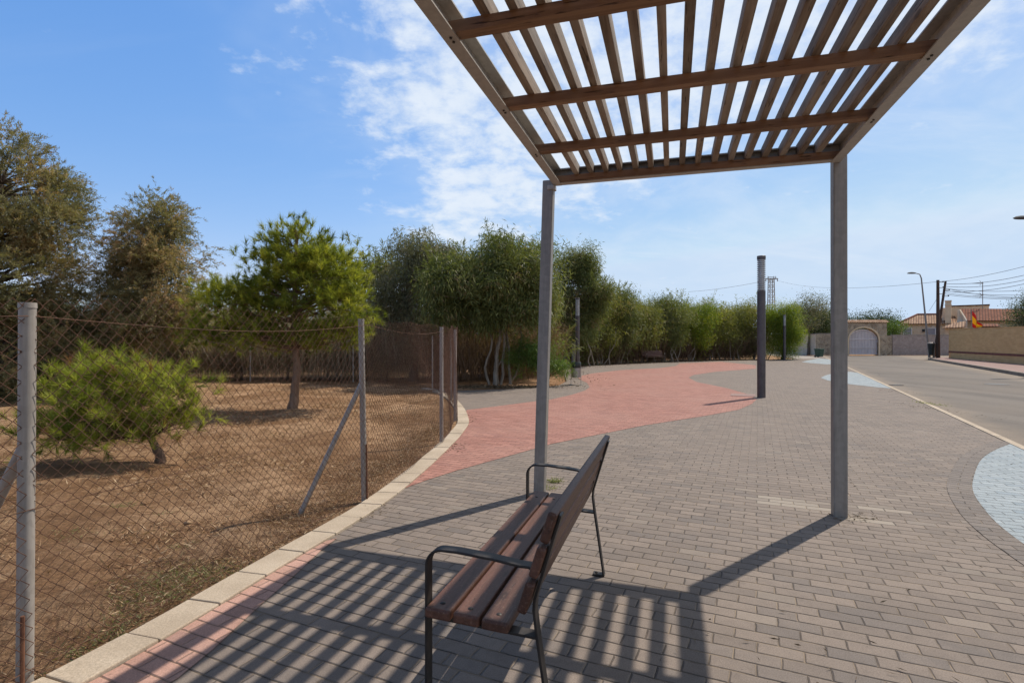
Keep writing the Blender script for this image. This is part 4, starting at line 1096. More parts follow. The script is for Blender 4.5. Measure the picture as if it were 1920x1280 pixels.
# uncountable dry growth
def thicket(name, rows, n, hgt, mat, seed, wid=(0.012, 0.03), lean=0.16, leafn=3, leafl=0.25):
    """rows: list of (x0,y0,x1,y1,depth)"""
    rg = np.random.default_rng(seed); Vs, Fs, Ts = [], [], []; off = 0
    for (x0, y0, x1, y1, dp, h) in rows:
        t = rg.uniform(0, 1, n); d = rg.uniform(0, 1, n) * dp
        dx, dy = x1 - x0, y1 - y0; L = sqrt(dx * dx + dy * dy)
        C = np.stack([x0 + dx * t - dy / L * d, y0 + dy * t + dx / L * d, np.full(n, -0.03)], 1)
        dr = unit(np.array([0, 0, 1.0]) + rg.normal(0, lean, (n, 3)) * np.array([1, 1, 0.2]))
        hh = h * rg.uniform(0.55, 1.05, n)
        v, f, tt = blades(C, dr, hh, rg.uniform(wid[0], wid[1], n), rg, rg.normal(0.45, 0.22, n))
        Vs.append(v); Fs.append(f + off); Ts.append(tt); off += len(v)
        for q in range(leafn):
            u = rg.uniform(0.25, 1.0, n)
            C2 = C + dr * (hh * u)[:, None]
            d2 = unit(dr * 0.7 + rg.normal(0, 0.65, (n, 3)))
            v, f, tt = blades(C2, d2, rg.uniform(0.4, 1.2, n) * leafl, wid[0] * 1.0, rg, rg.normal(0.45, 0.25, n) + 0.55 * (u - 0.55))
            Vs.append(v); Fs.append(f + off); Ts.append(tt); off += len(v)
    o = np_mesh(name, np.concatenate(Vs), np.concatenate(Fs), mat, None, np.concatenate(Ts))
    o['kind'] = 'stuff'
    return o
o = thicket('dry_reeds', [(-15.5, 19.9, -2.4, 19.2, 3.0, 3.05)], 9000, 2.5, M_DRY, 81, (0.012, 0.028), 0.15, 5, 0.34)
tag(o, 'thicket of dry brown reeds and brush behind the fenced plot', 'reeds')
for q, (x, y, w_, h_) in enumerate([(-12.1, 20.0, 0.9, 2.5), (-10.2, 20.3, 1.0, 2.2), (-8.3, 19.9, 0.8, 1.7), (-6.6, 20.2, 1.1, 2.3), (-4.6, 19.8, 0.9, 1.9), (-2.9, 19.6, 0.8, 2.3), (-7.4, 21.6, 1.6, 2.9), (-11.3, 22.0, 1.7, 3.0)]):
    make_tree('dry_bush', (x, y, 0), [(0, 0, 0), (0.05, 0, h_ * 0.3), (0, 0, h_ * 0.7)], [(0, 0, h_ * 0.55, w_, 0.6, h_ * 0.42, 34)], 'long', M_SCRUB, M_BARKD,
              'grey brown dry scrub bush growing among the reeds behind the plot', 'bush', 'dry scrub among the reeds', 140 + q, 0.6, 0.04, 1.1, spread=1.1, parts=('foliage', 'stem'))
HL = [(-2.2, 17.6, 1.6, 19.6, 2.2, 2.3), (1.7, 21.4, 2.6, 30.6, 2.0, 2.5)] + [(HR[i][0] - 0.5, HR[i][1] + 1.4, HR[i + 1][0] + 0.5, HR[i + 1][1] + 1.4, 1.8, 2.6) for i in range(len(HR) - 1)]
o = thicket('dead_undergrowth', HL, 1500, 2.4, M_TWIG, 82, (0.012, 0.034), 0.25, 5, 0.5)
tag(o, 'dark tangle of dead twigs between the acacia trunks', 'undergrowth')

# far vegetation
def far_tree(name, p, trunk_h, ells, mat, label, seed, leaf=2.6, dens=0.5, cat='tree', group=None):
    make_tree(name, p, [(0, 0, 0), (0.1, 0, trunk_h * 0.5), (0, 0, trunk_h)], ells, 'leaf', mat, M_BARKD, label, cat, group, seed, dens * 1.5, 0.14, leaf * 0.62, spread=leaf)
far_tree('evergreen_tree', (36.5, 66, 0), 4, [(0, 0, 3.2, 2.8, 2.2, 2.0, 110), (-0.3, 0, 1.2, 2.8, 2, 1.2, 60)], M_DARKL, 'dark round evergreen tree beyond the end of the hedge', 91, 3.0, 0.8)
far_tree('evergreen_tree', (41.5, 70, 0), 4, [(0, 0, 3.2, 2.8, 2.2, 1.7, 100), (0, 0, 1.4, 2.8, 2, 1.4, 60)], M_DARKL, 'dark evergreen tree just left of the stone gateway, partly behind the thick post', 92, 3.0, 0.8)
far_tree('grey_tree', (33.0, 60, 0), 4.5, [(0, 0, 5.2, 1.9, 1.5, 1.4, 34), (-0.6, 0, 4.0, 1.6, 1.2, 1.0, 22)], M_ACAG, 'thin grey tree with sparse twigs above the lime green acacia', 93, 2.6, 0.36)
far_tree('evergreen_tree', (48.3, 72, 0), 4, [(0, 0, 3.4, 2.6, 2.0, 1.6, 80)], M_DARKL, 'flat topped tree showing above the stone gateway roof', 94, 3.4)
far_tree('garden_bush', (44.9, 63.5, 0), 2, [(0, 0, 2.1, 0.85, 0.8, 1.5, 30)], M_SHRUB, 'green garden bush between the gateway and the tiled house', 95, 2.6, cat='bush')
far_tree('olive_tree', (39.2, 40.2, 0), 2.6, [(0, 0, 3.2, 1.6, 1.5, 1.6, 80), (0.8, 0, 3.9, 1.2, 1.2, 1.1, 34)], M_OLIVE, 'silvery olive tree rising behind the buff brick wall', 96, 2.0, 0.5)
for q, (x, y) in enumerate([(8, 60), (18, 64), (27, 66), (55, 92), (66, 95), (-8, 44), (-22, 40), (-33, 34), (0, 48)]):
    far_tree('background_tree', (x, y, 0), 3, [(0, 0, 2.7, 4.4, 2.4, 1.7, 50)], M_DARKL if q % 2 else M_OLIVE, 'far green tree of the belt closing the view behind the hedge', 100 + q, 3.8, 0.35, group='far trees closing the view')

# grass, straw and litter
def scatter(name, n, area, mat, seed, ln, wd, up, zf=0.0, label='', cat='grass', centers=None, kind='stuff'):
    rg = np.random.default_rng(seed)
    if centers is None:
        x = rg.uniform(area[0], area[1], n * 3); y = area[2] + (area[3] - area[2]) * rg.uniform(0, 1, n * 3) ** 1.6
        kx = np.interp(y, [0, 1, 2.2, 3.14, 4.83, 6.9, 9.75, 12.1, 15, 19], [-3.0, -2.42, -1.98, -1.69, -1.34, -1.07, -0.99, -1.27, -1.8, -4])
        cl = np.sin(x * 2.1 + y * 1.3) + np.sin(x * 0.9 - y * 2.7 + 1) + np.sin(x * 5.3 + y * 4.1) * 0.6
        ok = (x < kx) & (cl + rg.normal(0, 0.9, n * 3) > 0.0)
        P = np.stack([x, y], 1)[ok][:n]
    else:
        P = []
        for (cx, cy, sx, sy, w) in centers:
            k = int(n * w); P.append(np.stack([rg.normal(cx, sx, k), rg.normal(cy, sy, k)], 1))
        P = np.concatenate(P)
        kx = np.interp(P[:, 1], [0, 1, 2.2, 3.14, 4.83, 6.9, 9.75, 12.1, 15], [-3.0, -2.42, -1.98, -1.69, -1.34, -1.07, -0.99, -1.27, -1.8])
        if area is not None: P = P[P[:, 0] < kx]
    m = len(P)
    C = np.concatenate([P, np.full((m, 1), zf)], 1)
    dr = unit(np.concatenate([rg.normal(0, 1, (m, 2)), np.abs(rg.normal(0, up, (m, 1)))], 1))
    v, f, t = blades(C, dr, rg.uniform(ln[0], ln[1], m), rg.uniform(wd[0], wd[1], m), rg, rg.normal(0.5, 0.25, m))
    o = np_mesh(name, v, f, mat, None, t); o['kind'] = kind
    tag(o, label, cat)
    return o
scatter('dry_straw', 95000, (-14, -1, 1.0, 18), M_STRAW, 121, (0.02, 0.1), (0.004, 0.009), 0.4, -0.014, 'short dry straw scattered over the brown earth of the plot', 'straw')
kerb_side = [(np.interp(y, [0.6, 2.2, 4.8, 9.7], [-2.95, -2.25, -1.55, -1.2]), y, 0.16, 0.22, 0.08) for y in np.arange(0.8, 9.5, 0.55)]
scatter('dry_grass', 13000, (0, 0), M_STRAW, 122, (0.02, 0.08), (0.002, 0.006), 0.22, -0.014, 'dry brown grass along the foot of the fence by the kerb', 'grass', kerb_side)
gp = [G2(300, 1090), G2(345, 1075), G2(410, 1070), G2(215, 1160), G2(255, 1120), G2(160, 1200), G2(140, 995), G2(298, 962), G2(330, 1110), G2(70, 1190), G2(230, 945), G2(350, 1020)]
scatter('green_grass', 2300, (0, 0), M_GRASS, 123, (0.02, 0.055), (0.002, 0.005), 0.4, -0.014, 'thin patches of green grass on the brown earth near the kerb', 'grass',
        [(p[0], p[1], 0.13 if i < 7 else 0.07, 0.10 if i < 7 else 0.04, 0.14 if i < 6 else 0.035) for i, p in enumerate(gp)])
scatter('leaf_litter', 1700, None, M_LITTER, 124, (0.015, 0.05), (0.003, 0.009), 0.1, 0.008, 'dead leaves and twigs lying on the paving near the kerb and trees', 'leaves',
        [(*G2(868, 783), 0.16, 0.35, 0.16), (*G2(845, 838), 0.12, 0.2, 0.08), (*G2(700, 957), 0.1, 0.14, 0.05), (*G2(940, 737), 0.5, 0.3, 0.07), (*G2(1745, 766), 0.14, 0.7, 0.12), (1.6, 4.2, 1.6, 1.2, 0.05), (*G2(1600, 972), 0.12, 0.06, 0.05), (0.9, 2.2, 0.4, 0.3, 0.02), (*G2(1690, 735), 0.2, 0.6, 0.08), (2.0, 8.0, 3.0, 2.0, 0.05), (*G2(1000, 728), 1.0, 0.25, 0.16)])
scatter('weeds', 420, None, M_GRASS, 125, (0.03, 0.09), (0.004, 0.008), 0.8, 0.004, 'small green weeds growing in paving joints by the post and kerb', 'weeds',
        [(*G2(1042, 904), 0.04, 0.025, 0.3), (*G2(1738, 757), 0.05, 0.25, 0.5), (*G2(1030, 917), 0.05, 0.03, 0.1)])
scatter('forest_litter', 5000, None, M_LITTER, 126, (0.05, 0.16), (0.01, 0.03), 0.25, -0.015, 'brown leaf litter on the shaded soil under the acacias', 'leaves',
        [(-0.3, 17.2, 1.3, 0.35, 0.4), (2.6, 25, 0.5, 3, 0.2)] + [(p[0], p[1] + 0.5, 1.2, 0.3, 0.05) for p in HR])

def stones(name, n, mat, seed, label):
    rg = np.random.default_rng(seed)
    x = rg.uniform(-13, -1, n * 4); y = 1.2 + 16 * rg.uniform(0, 1, n * 4) ** 1.7
    kx = np.interp(y, [0, 1, 2.2, 3.14, 4.83, 6.9, 9.75, 12.1, 15, 19], [-3.0, -2.42, -1.98, -1.69, -1.34, -1.07, -0.99, -1.27, -1.8, -4])
    ok = x < kx - 0.02; x = x[ok][:n]; y = y[ok][:n]; n = len(x)
    oct_ = np.array([(1, 0, 0), (0, 1, 0), (-1, 0, 0), (0, -1, 0), (0, 0, 1), (0, 0, -0.6)], float)
    sz = rg.uniform(0.004, 0.013, n) * (1 + 1.2 * (rg.uniform(0, 1, n) > 0.95))
    V_ = oct_[None] * sz[:, None, None] * rg.uniform(0.6, 1.4, (n, 6, 1)) * np.array([1.2, 1, 0.7])
    V_ = V_ + np.stack([x, y, np.full(n, -0.016)], 1)[:, None]
    f = np.array([(0, 1, 4), (1, 2, 4), (2, 3, 4), (3, 0, 4), (1, 0, 5), (2, 1, 5), (3, 2, 5), (0, 3, 5)])
    F_ = (np.arange(n)[:, None, None] * 6 + f[None]).reshape(-1, 3)
    o = np_mesh(name, V_.reshape(-1, 3), F_, mat, None, np.repeat(rg.normal(0.5, 0.25, n), 8)); o['kind'] = 'stuff'; tag(o, label, 'pebbles')
stones('pebbles', 7000, M_STRAW, 131, 'small stones and clods lying on the dry earth of the plot')

# ------------------------------------------------------------------ lamps and bins
def column_lamp(px, py, label):
    p = G(px, py)
    root = empty('column_lamp', p); tag(root, label, 'lamp post', 'round column lamps of the plaza')
    mb = MB(); mb.lathe([(0.1, -0.02), (0.1, 2.72)], 28); mb.build('column', M_LAMP, root, smooth=True)
    mb = MB(); mb.lathe([(0.07, 2.72), (0.07, 3.52)], 20)
    for i in range(15):
        z = 2.735 + i * 0.053
        mb.lathe([(0.085, z), (0.1, z + 0.004), (0.1, z + 0.026), (0.085, z + 0.034)], 28)
    mb.build('louvre', M_LOUV, root, smooth=True)
    mb = MB(); mb.lathe([(0.104, 3.52), (0.104, 3.6), (0.098, 3.605)], 28); mb.build('cap', M_LAMP, root, smooth=True)
    mb = MB(); mb.box((0.0, -0.0995, 0.7), (0.09, 0.008, 0.34)); mb.build('service_door', M_LAMP, root)
    return root
column_lamp(1427.5, 745, 'thick brown column lamp with a louvred head standing at the edge of the red paving')
column_lamp(1083, 695, 'distant column lamp rising behind the litter bin near the acacias')
column_lamp(1471, 675.2, 'small distant column lamp in front of the lime green acacia')

def litter_bin():
    p = G(1080, 721)
    root = empty('litter_bin', p, radians(-25)); tag(root, 'cylindrical metal litter bin with a black rim on two legs beside the grey path', 'litter bin')
    mb = MB(); mb.lathe([(0.125, 0.24), (0.15, 0.25), (0.15, 0.56)], 26); mb.build('body', M_STEELBIN, root, smooth=True)
    mb = MB(); mb.lathe([(0.158, 0.56), (0.165, 0.57), (0.165, 0.74), (0.155, 0.755), (0.13, 0.755), (0.13, 0.6)], 26); mb.build('rim', M_DKPLAST, root, smooth=True)
    for s in (-1, 1):
        mb = MB(); mb.bar((s * 0.172, 0, 0.0), (s * 0.172, 0, 0.6), 0.04, 0.012, (1, 0, 0)); mb.box((s * 0.172, 0, 0.008), (0.1, 0.1, 0.016)); mb.build('leg', M_STEELBIN, root)
    mb = MB(); mb.bar((-0.166, 0, 0.2), (0.166, 0, 0.2), 0.03, 0.012); mb.build('crossbar', M_STEELBIN, root)
litter_bin()

def street_lamp(base, top, head_dir, label, h_out=1.3):
    root = empty('street_lamp', base); tag(root, label, 'street lamp')
    t = Vector(top) - Vector(base); hd = Vector((head_dir[0], head_dir[1], 0)).normalized()
    mb = MB(); pts = [Vector((0, 0, 0)) + t * q for q in (0, 0.3, 0.6, 0.97)] + [t + hd * 0.12 + Vector((0, 0, 0.12)), t + hd * 0.45 + Vector((0, 0, 0.2))]
    mb.tube(pts, [0.085, 0.075, 0.062, 0.05, 0.04, 0.035], 12); mb.lathe([(0.14, 0.0), (0.14, 0.03)], 12); mb.build('pole', M_GALV, root, smooth=True)
    c = t + hd * (0.45 + 0.4) + Vector((0, 0, 0.22)); ang = atan2(hd.y, hd.x)
    mb = MB(); n = 14; prof = []
    for i, (r, z) in enumerate([(0.06, -0.06), (0.2, -0.055), (0.23, -0.02), (0.16, 0.05), (0.06, 0.08)]):
        prof.append((r, z))
    b = len(mb.v)
    mb.lathe(prof, 18)
    mb.v = [tuple(Vector(c) + Matrix.Rotation(ang, 3, 'Z') @ Vector((v[0] * 1.9, v[1] * 0.75, v[2]))) for v in mb.v]
    mb.build('lamp_head', M_HEAD, root, smooth=True)
    return root
b = D(1743, 671.0, 45.5); tp = D(1727, 517, 45.5)
street_lamp((b[0], b[1], 0.13), (tp[0], tp[1], tp[2]), (-1, -0.1), 'leaning street lamp beside the wooden utility poles at the road bend')
street_lamp((23.55, 24.0, 0.13), (23.5, 24.0, 6.72), (-1, -0.1), 'street lamp whose head alone shows at the right edge of the view')

def road_bin(p, label, w, h, mat, name='waste_bin'):
    root = empty(name, p); tag(root, label, 'bin')
    mb = MB(); mb.lathe([(w * 0.34, 0.2), (w * 0.5, h - 0.08)], 18); mb.build('body', mat, root, smooth=True)
    mb = MB(); mb.lathe([(w * 0.54, h - 0.08), (w * 0.54, h), (w * 0.45, h + 0.02)], 18); mb.build('rim', M_STEELBIN, root, smooth=True)
    mb = MB(); mb.bar((w * 0.42, -0.05, 0.0), (w * 0.42, -0.05, h - 0.1), 0.06, 0.04, (1, 0, 0)); mb.bar((w * -0.3, 0.1, 0.0), (w * -0.3, 0.1, h - 0.1), 0.06, 0.04, (1, 0, 0)); mb.build('stand', M_STEELBIN, root)
p = D(1746, 670, 44.9); road_bin((p[0], p[1], 0.135), 'black tapered waste bin on a stand at the foot of the leaning street lamp', 0.5, 1.25, M_DKPLAST)
p = G(1536, 669.4); 
def wheelie(p):
    root = empty('rubbish_bin', p, 0.4); tag(root, 'small dark green rubbish bin standing by the stone wall at the path', 'bin')
    mb = MB(); v = [(-.22, -.25, .06), (.22, -.25, .06), (.22, .25, .06), (-.22, .25, .06), (-.28, -.32, .75), (.28, -.32, .75), (.28, .32, .75), (-.28, .32, .75)]
    mb.add(v, [(3, 2, 1, 0), (4, 5, 6, 7), (0, 1, 5, 4), (1, 2, 6, 5), (2, 3, 7, 6), (3, 0, 4, 7)]); mb.build('body', M_GREENPL, root, 0.02)
    mb = MB(); mb.box((0, 0, 0.785), (0.62, 0.7, 0.07)); mb.build('lid', M_GREENPL, root, 0.02)
    for s in (-1, 1):
        mb = MB(); mb.tube([(s * 0.2 - 0.03, 0.27, 0.08), (s * 0.2 + 0.03, 0.27, 0.08)], 0.09, 14); mb.build('wheel', M_DKPLAST, root)
wheelie(p)

# wooden poles and wires
def wood_pole(p0, p1, r, label, group=None, arms=()):
    root = empty('utility_pole', p0); tag(root, label, 'utility pole', group)
    t = Vector(p1) - Vector(p0)
    mb = MB(); mb.tube([(0, 0, 0), t * 0.5, t], [r, r * 0.85, r * 0.7], 12); mb.build('pole', M_POLEW, root, smooth=True)
    for z in arms:
        mb = MB(); q = t * z
        mb.tube([(q.x - 0.25, q.y - 0.2, q.z), (q.x + 0.3, q.y - 0.2, q.z)], 0.025, 8); mb.lathe([(0.04, -0.03), (0.06, 0.0), (0.04, 0.06)], 8, (q.x + 0.28, q.y - 0.2, q.z + 0.03)); mb.lathe([(0.04, -0.03), (0.06, 0.0), (0.04, 0.06)], 8, (q.x - 0.22, q.y - 0.2, q.z + 0.03))
        mb.build('insulator_bracket', M_BLACK, root, smooth=True)
a = D(1759, 672.0, 44.6); t1 = D(1758.5, 525, 44.6)
wood_pole((a[0], a[1], 0.1), t1, 0.15, 'upright dark wooden utility pole at the corner of the pavement', arms=(0.82, 0.9, 0.97))
a2 = D(1745, 671, 46.5); t2 = D(1773, 527, 46.5)
wood_pole((a2[0] + 0.3, a2[1], 0.1), t2, 0.12, 'slanting wooden prop pole leaning against the upright utility pole', arms=(0.8, 0.88))
def cable(p, q, sag, label, r=0.017, n=18):
    mb = MB(); P = np.array(p); Q = np.array(q); mid = (P + Q) / 2
    pts = []
    for t in np.linspace(0, 1, n):
        w = P + (Q - P) * t - mid; w[2] -= sag * 4 * t * (1 - t); pts.append(w)
    mb.tube(pts, r, 5)
    o = mb.build('overhead_cable', M_WIRE, None); o.location = tuple(mid)
    tag(o, label, 'cable', 'overhead cables'); return o
CABS = 'thin black overhead cable running right from the wooden utility poles'
cable(D(1760, 528, 44.6), D(2050, 460, 30), 0.35, 'highest overhead cable rising right from the utility pole top', 0.014)
for (y0, y1, yy, sg) in ((532, 480, 32, 0.5), (537, 490, 32, 0.55), (546, 498, 31, 0.5)):
    cable(D(1774, y0, 46), D(2040, y1, yy), sg, CABS)
for (y0, y1, yy, sg) in ((541, 535, 44, 0.35), (545, 548, 44, 0.3), (549, 552, 44, 0.35), (540, 552, 48, 0.5), (552, 556, 46, 0.3)):
    cable(D(1772, y0, 46), D(2000, y1, yy), sg, CABS)
cable(D(1446, 522, 120), D(1759, 528, 44.8), 1.2, 'long faint cable between the lattice pylon and the upright utility pole', 0.014)
cable(D(1290, 547, 150), D(1446, 524, 120), 0.4, 'faint cable running left from the lattice pylon behind the hedge', 0.03)
cable(D(1742, 583, 45.5), D(1759, 556, 44.7), 0.02, 'short thin cable between the leaning street lamp and the utility pole', 0.010)
def pylon():
    p = D(1446, 642, 120); root = empty('lattice_pylon', (p[0], p[1], 0)); tag(root, 'grey steel lattice pylon rising far behind the hedge end', 'pylon')
    mb = MB(); H = 15.6; bw, tw = 0.75, 0.45
    c = [[(sx * (bw + (tw - bw) * t), sy * (bw + (tw - bw) * t), H * t) for t in np.linspace(0, 1, 15)] for sx, sy in ((-1, -1), (1, -1), (1, 1), (-1, 1))]
    for k in range(4): mb.bar(c[k][0], c[k][-1], 0.12, 0.12, (1, 0, 0))
    for i in range(14):
        for k in range(4):
            mb.bar(c[k][i], c[(k + 1) % 4][i + 1], 0.05, 0.05); mb.bar(c[(k + 1) % 4][i], c[k][i + 1], 0.05, 0.05)
    mb.build('lattice_tower', M_GALV, root)
    mb = MB(); mb.bar((-1.3, 0, H), (1.5, 0, H), 0.2, 0.2); mb.bar((-0.7, 0, H + 0.35), (0.7, 0, H + 0.35), 0.12, 0.12)
    for x in (-1.2, -0.7, 0.6, 1.0, 1.4): mb.lathe([(0.05, -0.3), (0.11, -0.15), (0.05, 0.3)], 8, (x, 0, H + 0.3 if abs(x) < 1.1 else H - 0.3))
    mb.build('crossarm', M_GALV, root)
pylon()

# ------------------------------------------------------------------ walls, gateway, houses
def uv_box_map(o, sc=1.0):
    me = o.data
    if not me.uv_layers: me.uv_layers.new(name='UVMap')
    uv = me.uv_layers[0].data
    for p in me.polygons:
        n = p.normal
        for li in p.loop_indices:
            co = me.vertices[me.loops[li].vertex_index].co
            if abs(n.z) > 0.8: uv[li].uv = (co.x * sc, co.y * sc)
            else:
                t = Vector((-n.y, n.x, 0)); t = t.normalized() if t.length > 1e-6 else Vector((1, 0, 0))
                uv[li].uv = (co.dot(t) * sc, (co.z if abs(n.z) < 0.1 else co.z / max(0.2, sqrt(1 - n.z ** 2))) * sc)
    return o

def quad_wall(mb, pts, z0, tops, th, nrm):
    """wall along ground points with varying top, thickness th along nrm"""
    for i in range(len(pts) - 1):
        a, b = pts[i], pts[i + 1]
        vs = [(a[0], a[1], z0), (b[0], b[1], z0), (b[0] + nrm[0] * th, b[1] + nrm[1] * th, z0), (a[0] + nrm[0] * th, a[1] + nrm[1] * th, z0),
              (a[0], a[1], tops[i]), (b[0], b[1], tops[i + 1]), (b[0] + nrm[0] * th, b[1] + nrm[1] * th, tops[i + 1]), (a[0] + nrm[0] * th, a[1] + nrm[1] * th, tops[i])]
        mb.add(vs, [(3, 2, 1, 0), (4, 5, 6, 7), (0, 1, 5, 4), (1, 2, 6, 5), (2, 3, 7, 6), (3, 0, 4, 7)])
# buff wall on the right: from its far corner towards the camera
W0 = np.array(D(1779, 673, 44.0)[:2]); W1 = np.array(D(1920, 690, 31.2)[:2])
wd_ = (W1 - W0) / np.linalg.norm(W1 - W0); W2 = W0 + wd_ * 44; wn2 = np.array([-wd_[1], wd_[0]])
if wn2[0] < 0: wn2 = -wn2
def buff_wall():
    root = empty('brick_wall', (W0[0], W0[1], 0.12)); tag(root, 'long buff brick garden wall with a dark red band along the right pavement', 'wall')
    q = [(0, 0), tuple(W2 - W0)]
    mb = MB(); quad_wall(mb, q, 0.0, [2.33, 2.12 - 0.25], 0.22, wn2); uv_box_map(mb.build('wall', M_WBRICK, root))
    mb = MB(); o2 = [(-0.003 * wn2[0], -0.003 * wn2[1]), tuple(W2 - W0 - wn2 * 0.003)]
    mb2 = MB()
    a, b = o2
    vs = [(a[0] - wn2[0] * .012, a[1] - wn2[1] * .012, 0.46), (b[0] - wn2[0] * .012, b[1] - wn2[1] * .012, 0.46), (b[0], b[1], 0.46), (a[0], a[1], 0.46)]
    vs += [(v[0], v[1], 0.60) for v in vs]
    mb2.add(vs, [(3, 2, 1, 0), (4, 5, 6, 7), (0, 1, 5, 4), (1, 2, 6, 5), (2, 3, 7, 6), (3, 0, 4, 7)]); mb2.build('red_band', M_REDBAND, root)
    mb = MB(); c = [tuple(-wn2 * 0.03), tuple(W2 - W0 - wn2 * 0.03)]
    vs = []
    for z0_, z1_ in ((2.333, 1.873),):
        for (e, zz) in ((c[0], z0_), (c[1], z1_)):
            for off, dz in ((0, 0), (0.28, 0), (0.28, 0.04), (0, 0.04)):
                vs.append((e[0] + wn2[0] * off, e[1] + wn2[1] * off, zz + dz))
    mb.add(vs, [(0, 1, 2, 3), (7, 6, 5, 4), (0, 4, 5, 1), (1, 5, 6, 2), (2, 6, 7, 3), (3, 7, 4, 0)]); uv_box_map(mb.build('coping', M_WBRICK, root))
    # return of the wall at the far corner
    mb = MB(); quad_wall(mb, [tuple(wn2 * 0.22), tuple(wn2 * 14)], 0.0, [2.33, 2.33], 0.22, wd_); uv_box_map(mb.build('end_wall', M_WBRICK, root))
buff_wall()

YG = 58.8
def xg(px): return (px - CX) / F * YG
def zg(py): return CH + (HZ - py) / F * YG
def gateway():
    x0, x1 = xg(1573), xg(1663); cx = xg(1619); r = (xg(1648.5) - xg(1590)) / 2
    root = empty('stone_gateway', (cx, YG, 0)); tag(root, 'rubble stone gateway with a tiled top around an arched pale gate', 'gateway')
    H = zg(604); sp = zg(612) - r if False else zg(613) - r * 0.82
    ra = r
    # front face outline with an arched opening
    mb = MB(); out = []
    L, R = x0 - cx, x1 - cx
    arcp = [(-ra, -0.02)] + [(-ra * cos(t), sp + 0.82 * r * sin(t)) for t in np.linspace(0, pi, 21)] + [(ra, -0.02)]
    th = 0.7
    for y in (0.0, th):
        b = len(mb.v)
        for p in arcp: mb.v.append((p[0], y, p[1]))
        n = len(arcp)
        tops = [(L, -0.02), (L, sp)] + [(L + (R - L) * i / 18, H) for i in range(19)] + [(R, sp), (R, -0.02)]
        tops = [(L, -0.02)] + [(L + (R - L) * i / 20, H) for i in range(21)] + [(R, -0.02)]
        for p in tops: mb.v.append((p[0], y, p[1]))
        for i in range(n - 1): mb.f.append((b + i, b + i + 1, b + n + i + 1, b + n + i))
        if y == 0: b0 = b
    for i in range(len(arcp) - 1): mb.f.append((b0 + i, b0 + i + 1, b + i + 1, b + i))
    n = len(arcp)
    for i in range(n, n + len(tops) - 1): mb.f.append((b0 + i, b0 + i + 1, b + i + 1, b + i))
    mb.build('wall', M_RUBBLE, root)
    # plaster lip of the arch
    mb = MB(); mb.ribbon([(p[0] * 0.985, -0.03, p[1] * 0.995) for p in arcp], 0.12, 0.14, (0, 1, 0)); mb.build('arch_trim', M_CREAM, root)
    mb = MB(); zt = H
    mb.add([(L - .15, -.25, zt + .002), (R + .15, -.25, zt + .002), (R + .15, th / 2, zt + .28), (L - .15, th / 2, zt + .28), (L - .15, th + .25, zt + .002), (R + .15, th + .25, zt + .002)],
           [(0, 1, 2, 3), (3, 2, 5, 4), (0, 3, 4), (1, 5, 2), (0, 4, 5, 1)]); uv_box_map(mb.build('tiled_top', M_TILE, root))
    # the gate itself
    g = mb = MB(); gz = 0.08
    k = 21
    for i in range(k):
        x = -ra + 0.1 + (2 * ra - 0.2) * i / (k - 1); top = sp + 0.82 * r * sqrt(max(0, 1 - (x / ra) ** 2)) - 0.28
        mb.box((x, 0.25, (gz + top) / 2), (0.05, 0.06, top - gz))
    gate = mb.build('gate', M_GATE, root)
    mb = MB()
    poly = [(-ra + 0.05, gz)] + [(-(ra - 0.05) * cos(t), sp + 0.82 * r * sin(t) - 0.3) for t in np.linspace(0, pi, 21)] + [(ra - 0.05, gz)]
    bb = len(mb.v)
    for y in (0.29, 0.33):
        for p in poly: mb.v.append((p[0], y, p[1]))
    n = len(poly); mb.f.append(tuple(range(n))); mb.f.append(tuple(range(2 * n - 1, n - 1, -1)))
    for i in range(n): mb.f.append((i, (i + 1) % n, n + (i + 1) % n, n + i))
    mb.build('gate_sheet', M_GATE, gate)
    mb = MB()
    for z in (0.14, 0.85, 1.75): mb.box((0, 0.2, z), (2 * ra - 0.14, 0.04, 0.07))
    mb.ribbon([(p[0], 0.2, p[1] + 0.02) for p in poly[1:-1]], 0.05, 0.1, (0, 1, 0))
    mb.build('gate_rail', M_GATE, gate)
    return x0, x1
gx0, gx1 = gateway()

def garden_wall(name, xa, xb, ya, yb, h, mat, label, cap=True):
    a = Vector((xa, ya, 0)); b = Vector((xb, yb, 0)); d = (b - a); L = d.length
    root = empty(name, a, atan2(d.y, d.x)); tag(root, label, 'wall')
    mb = MB(); mb.box((L / 2, 0.15, h / 2), (L, 0.3, h)); mb.build('wall', mat, root)
    if cap:
        mb = MB(); mb.box((L / 2, 0.15, h + 0.042), (L + 0.02, 0.38, 0.08)); mb.build('coping', M_CONC, root)
garden_wall('stone_wall', xg(1532.5), gx0 - 0.01, YG + 0.3, YG + 0.3, zg(626), M_RUBBLE, 'rubble stone garden wall left of the arched gate, half hidden by the thick post')
garden_wall('stone_wall', xg(1516.5), xg(1532), YG + 12.0, YG + 0.3, zg(626) - 0.02, M_CREAM2, 'pale side wall running back along the concrete path')
garden_wall('stone_wall', gx1 + 0.01, xg(1676), YG + 0.25, YG + 0.25, zg(630), M_RUBBLE, 'short rubble stone wall joining the gateway on its right')
garden_wall('clad_wall', xg(1676) + 0.01, xg(1800), YG + 0.2, YG + 0.2, zg(628.5), M_GRANITE, 'long low wall with pinkish grey cladding in front of the tiled house')

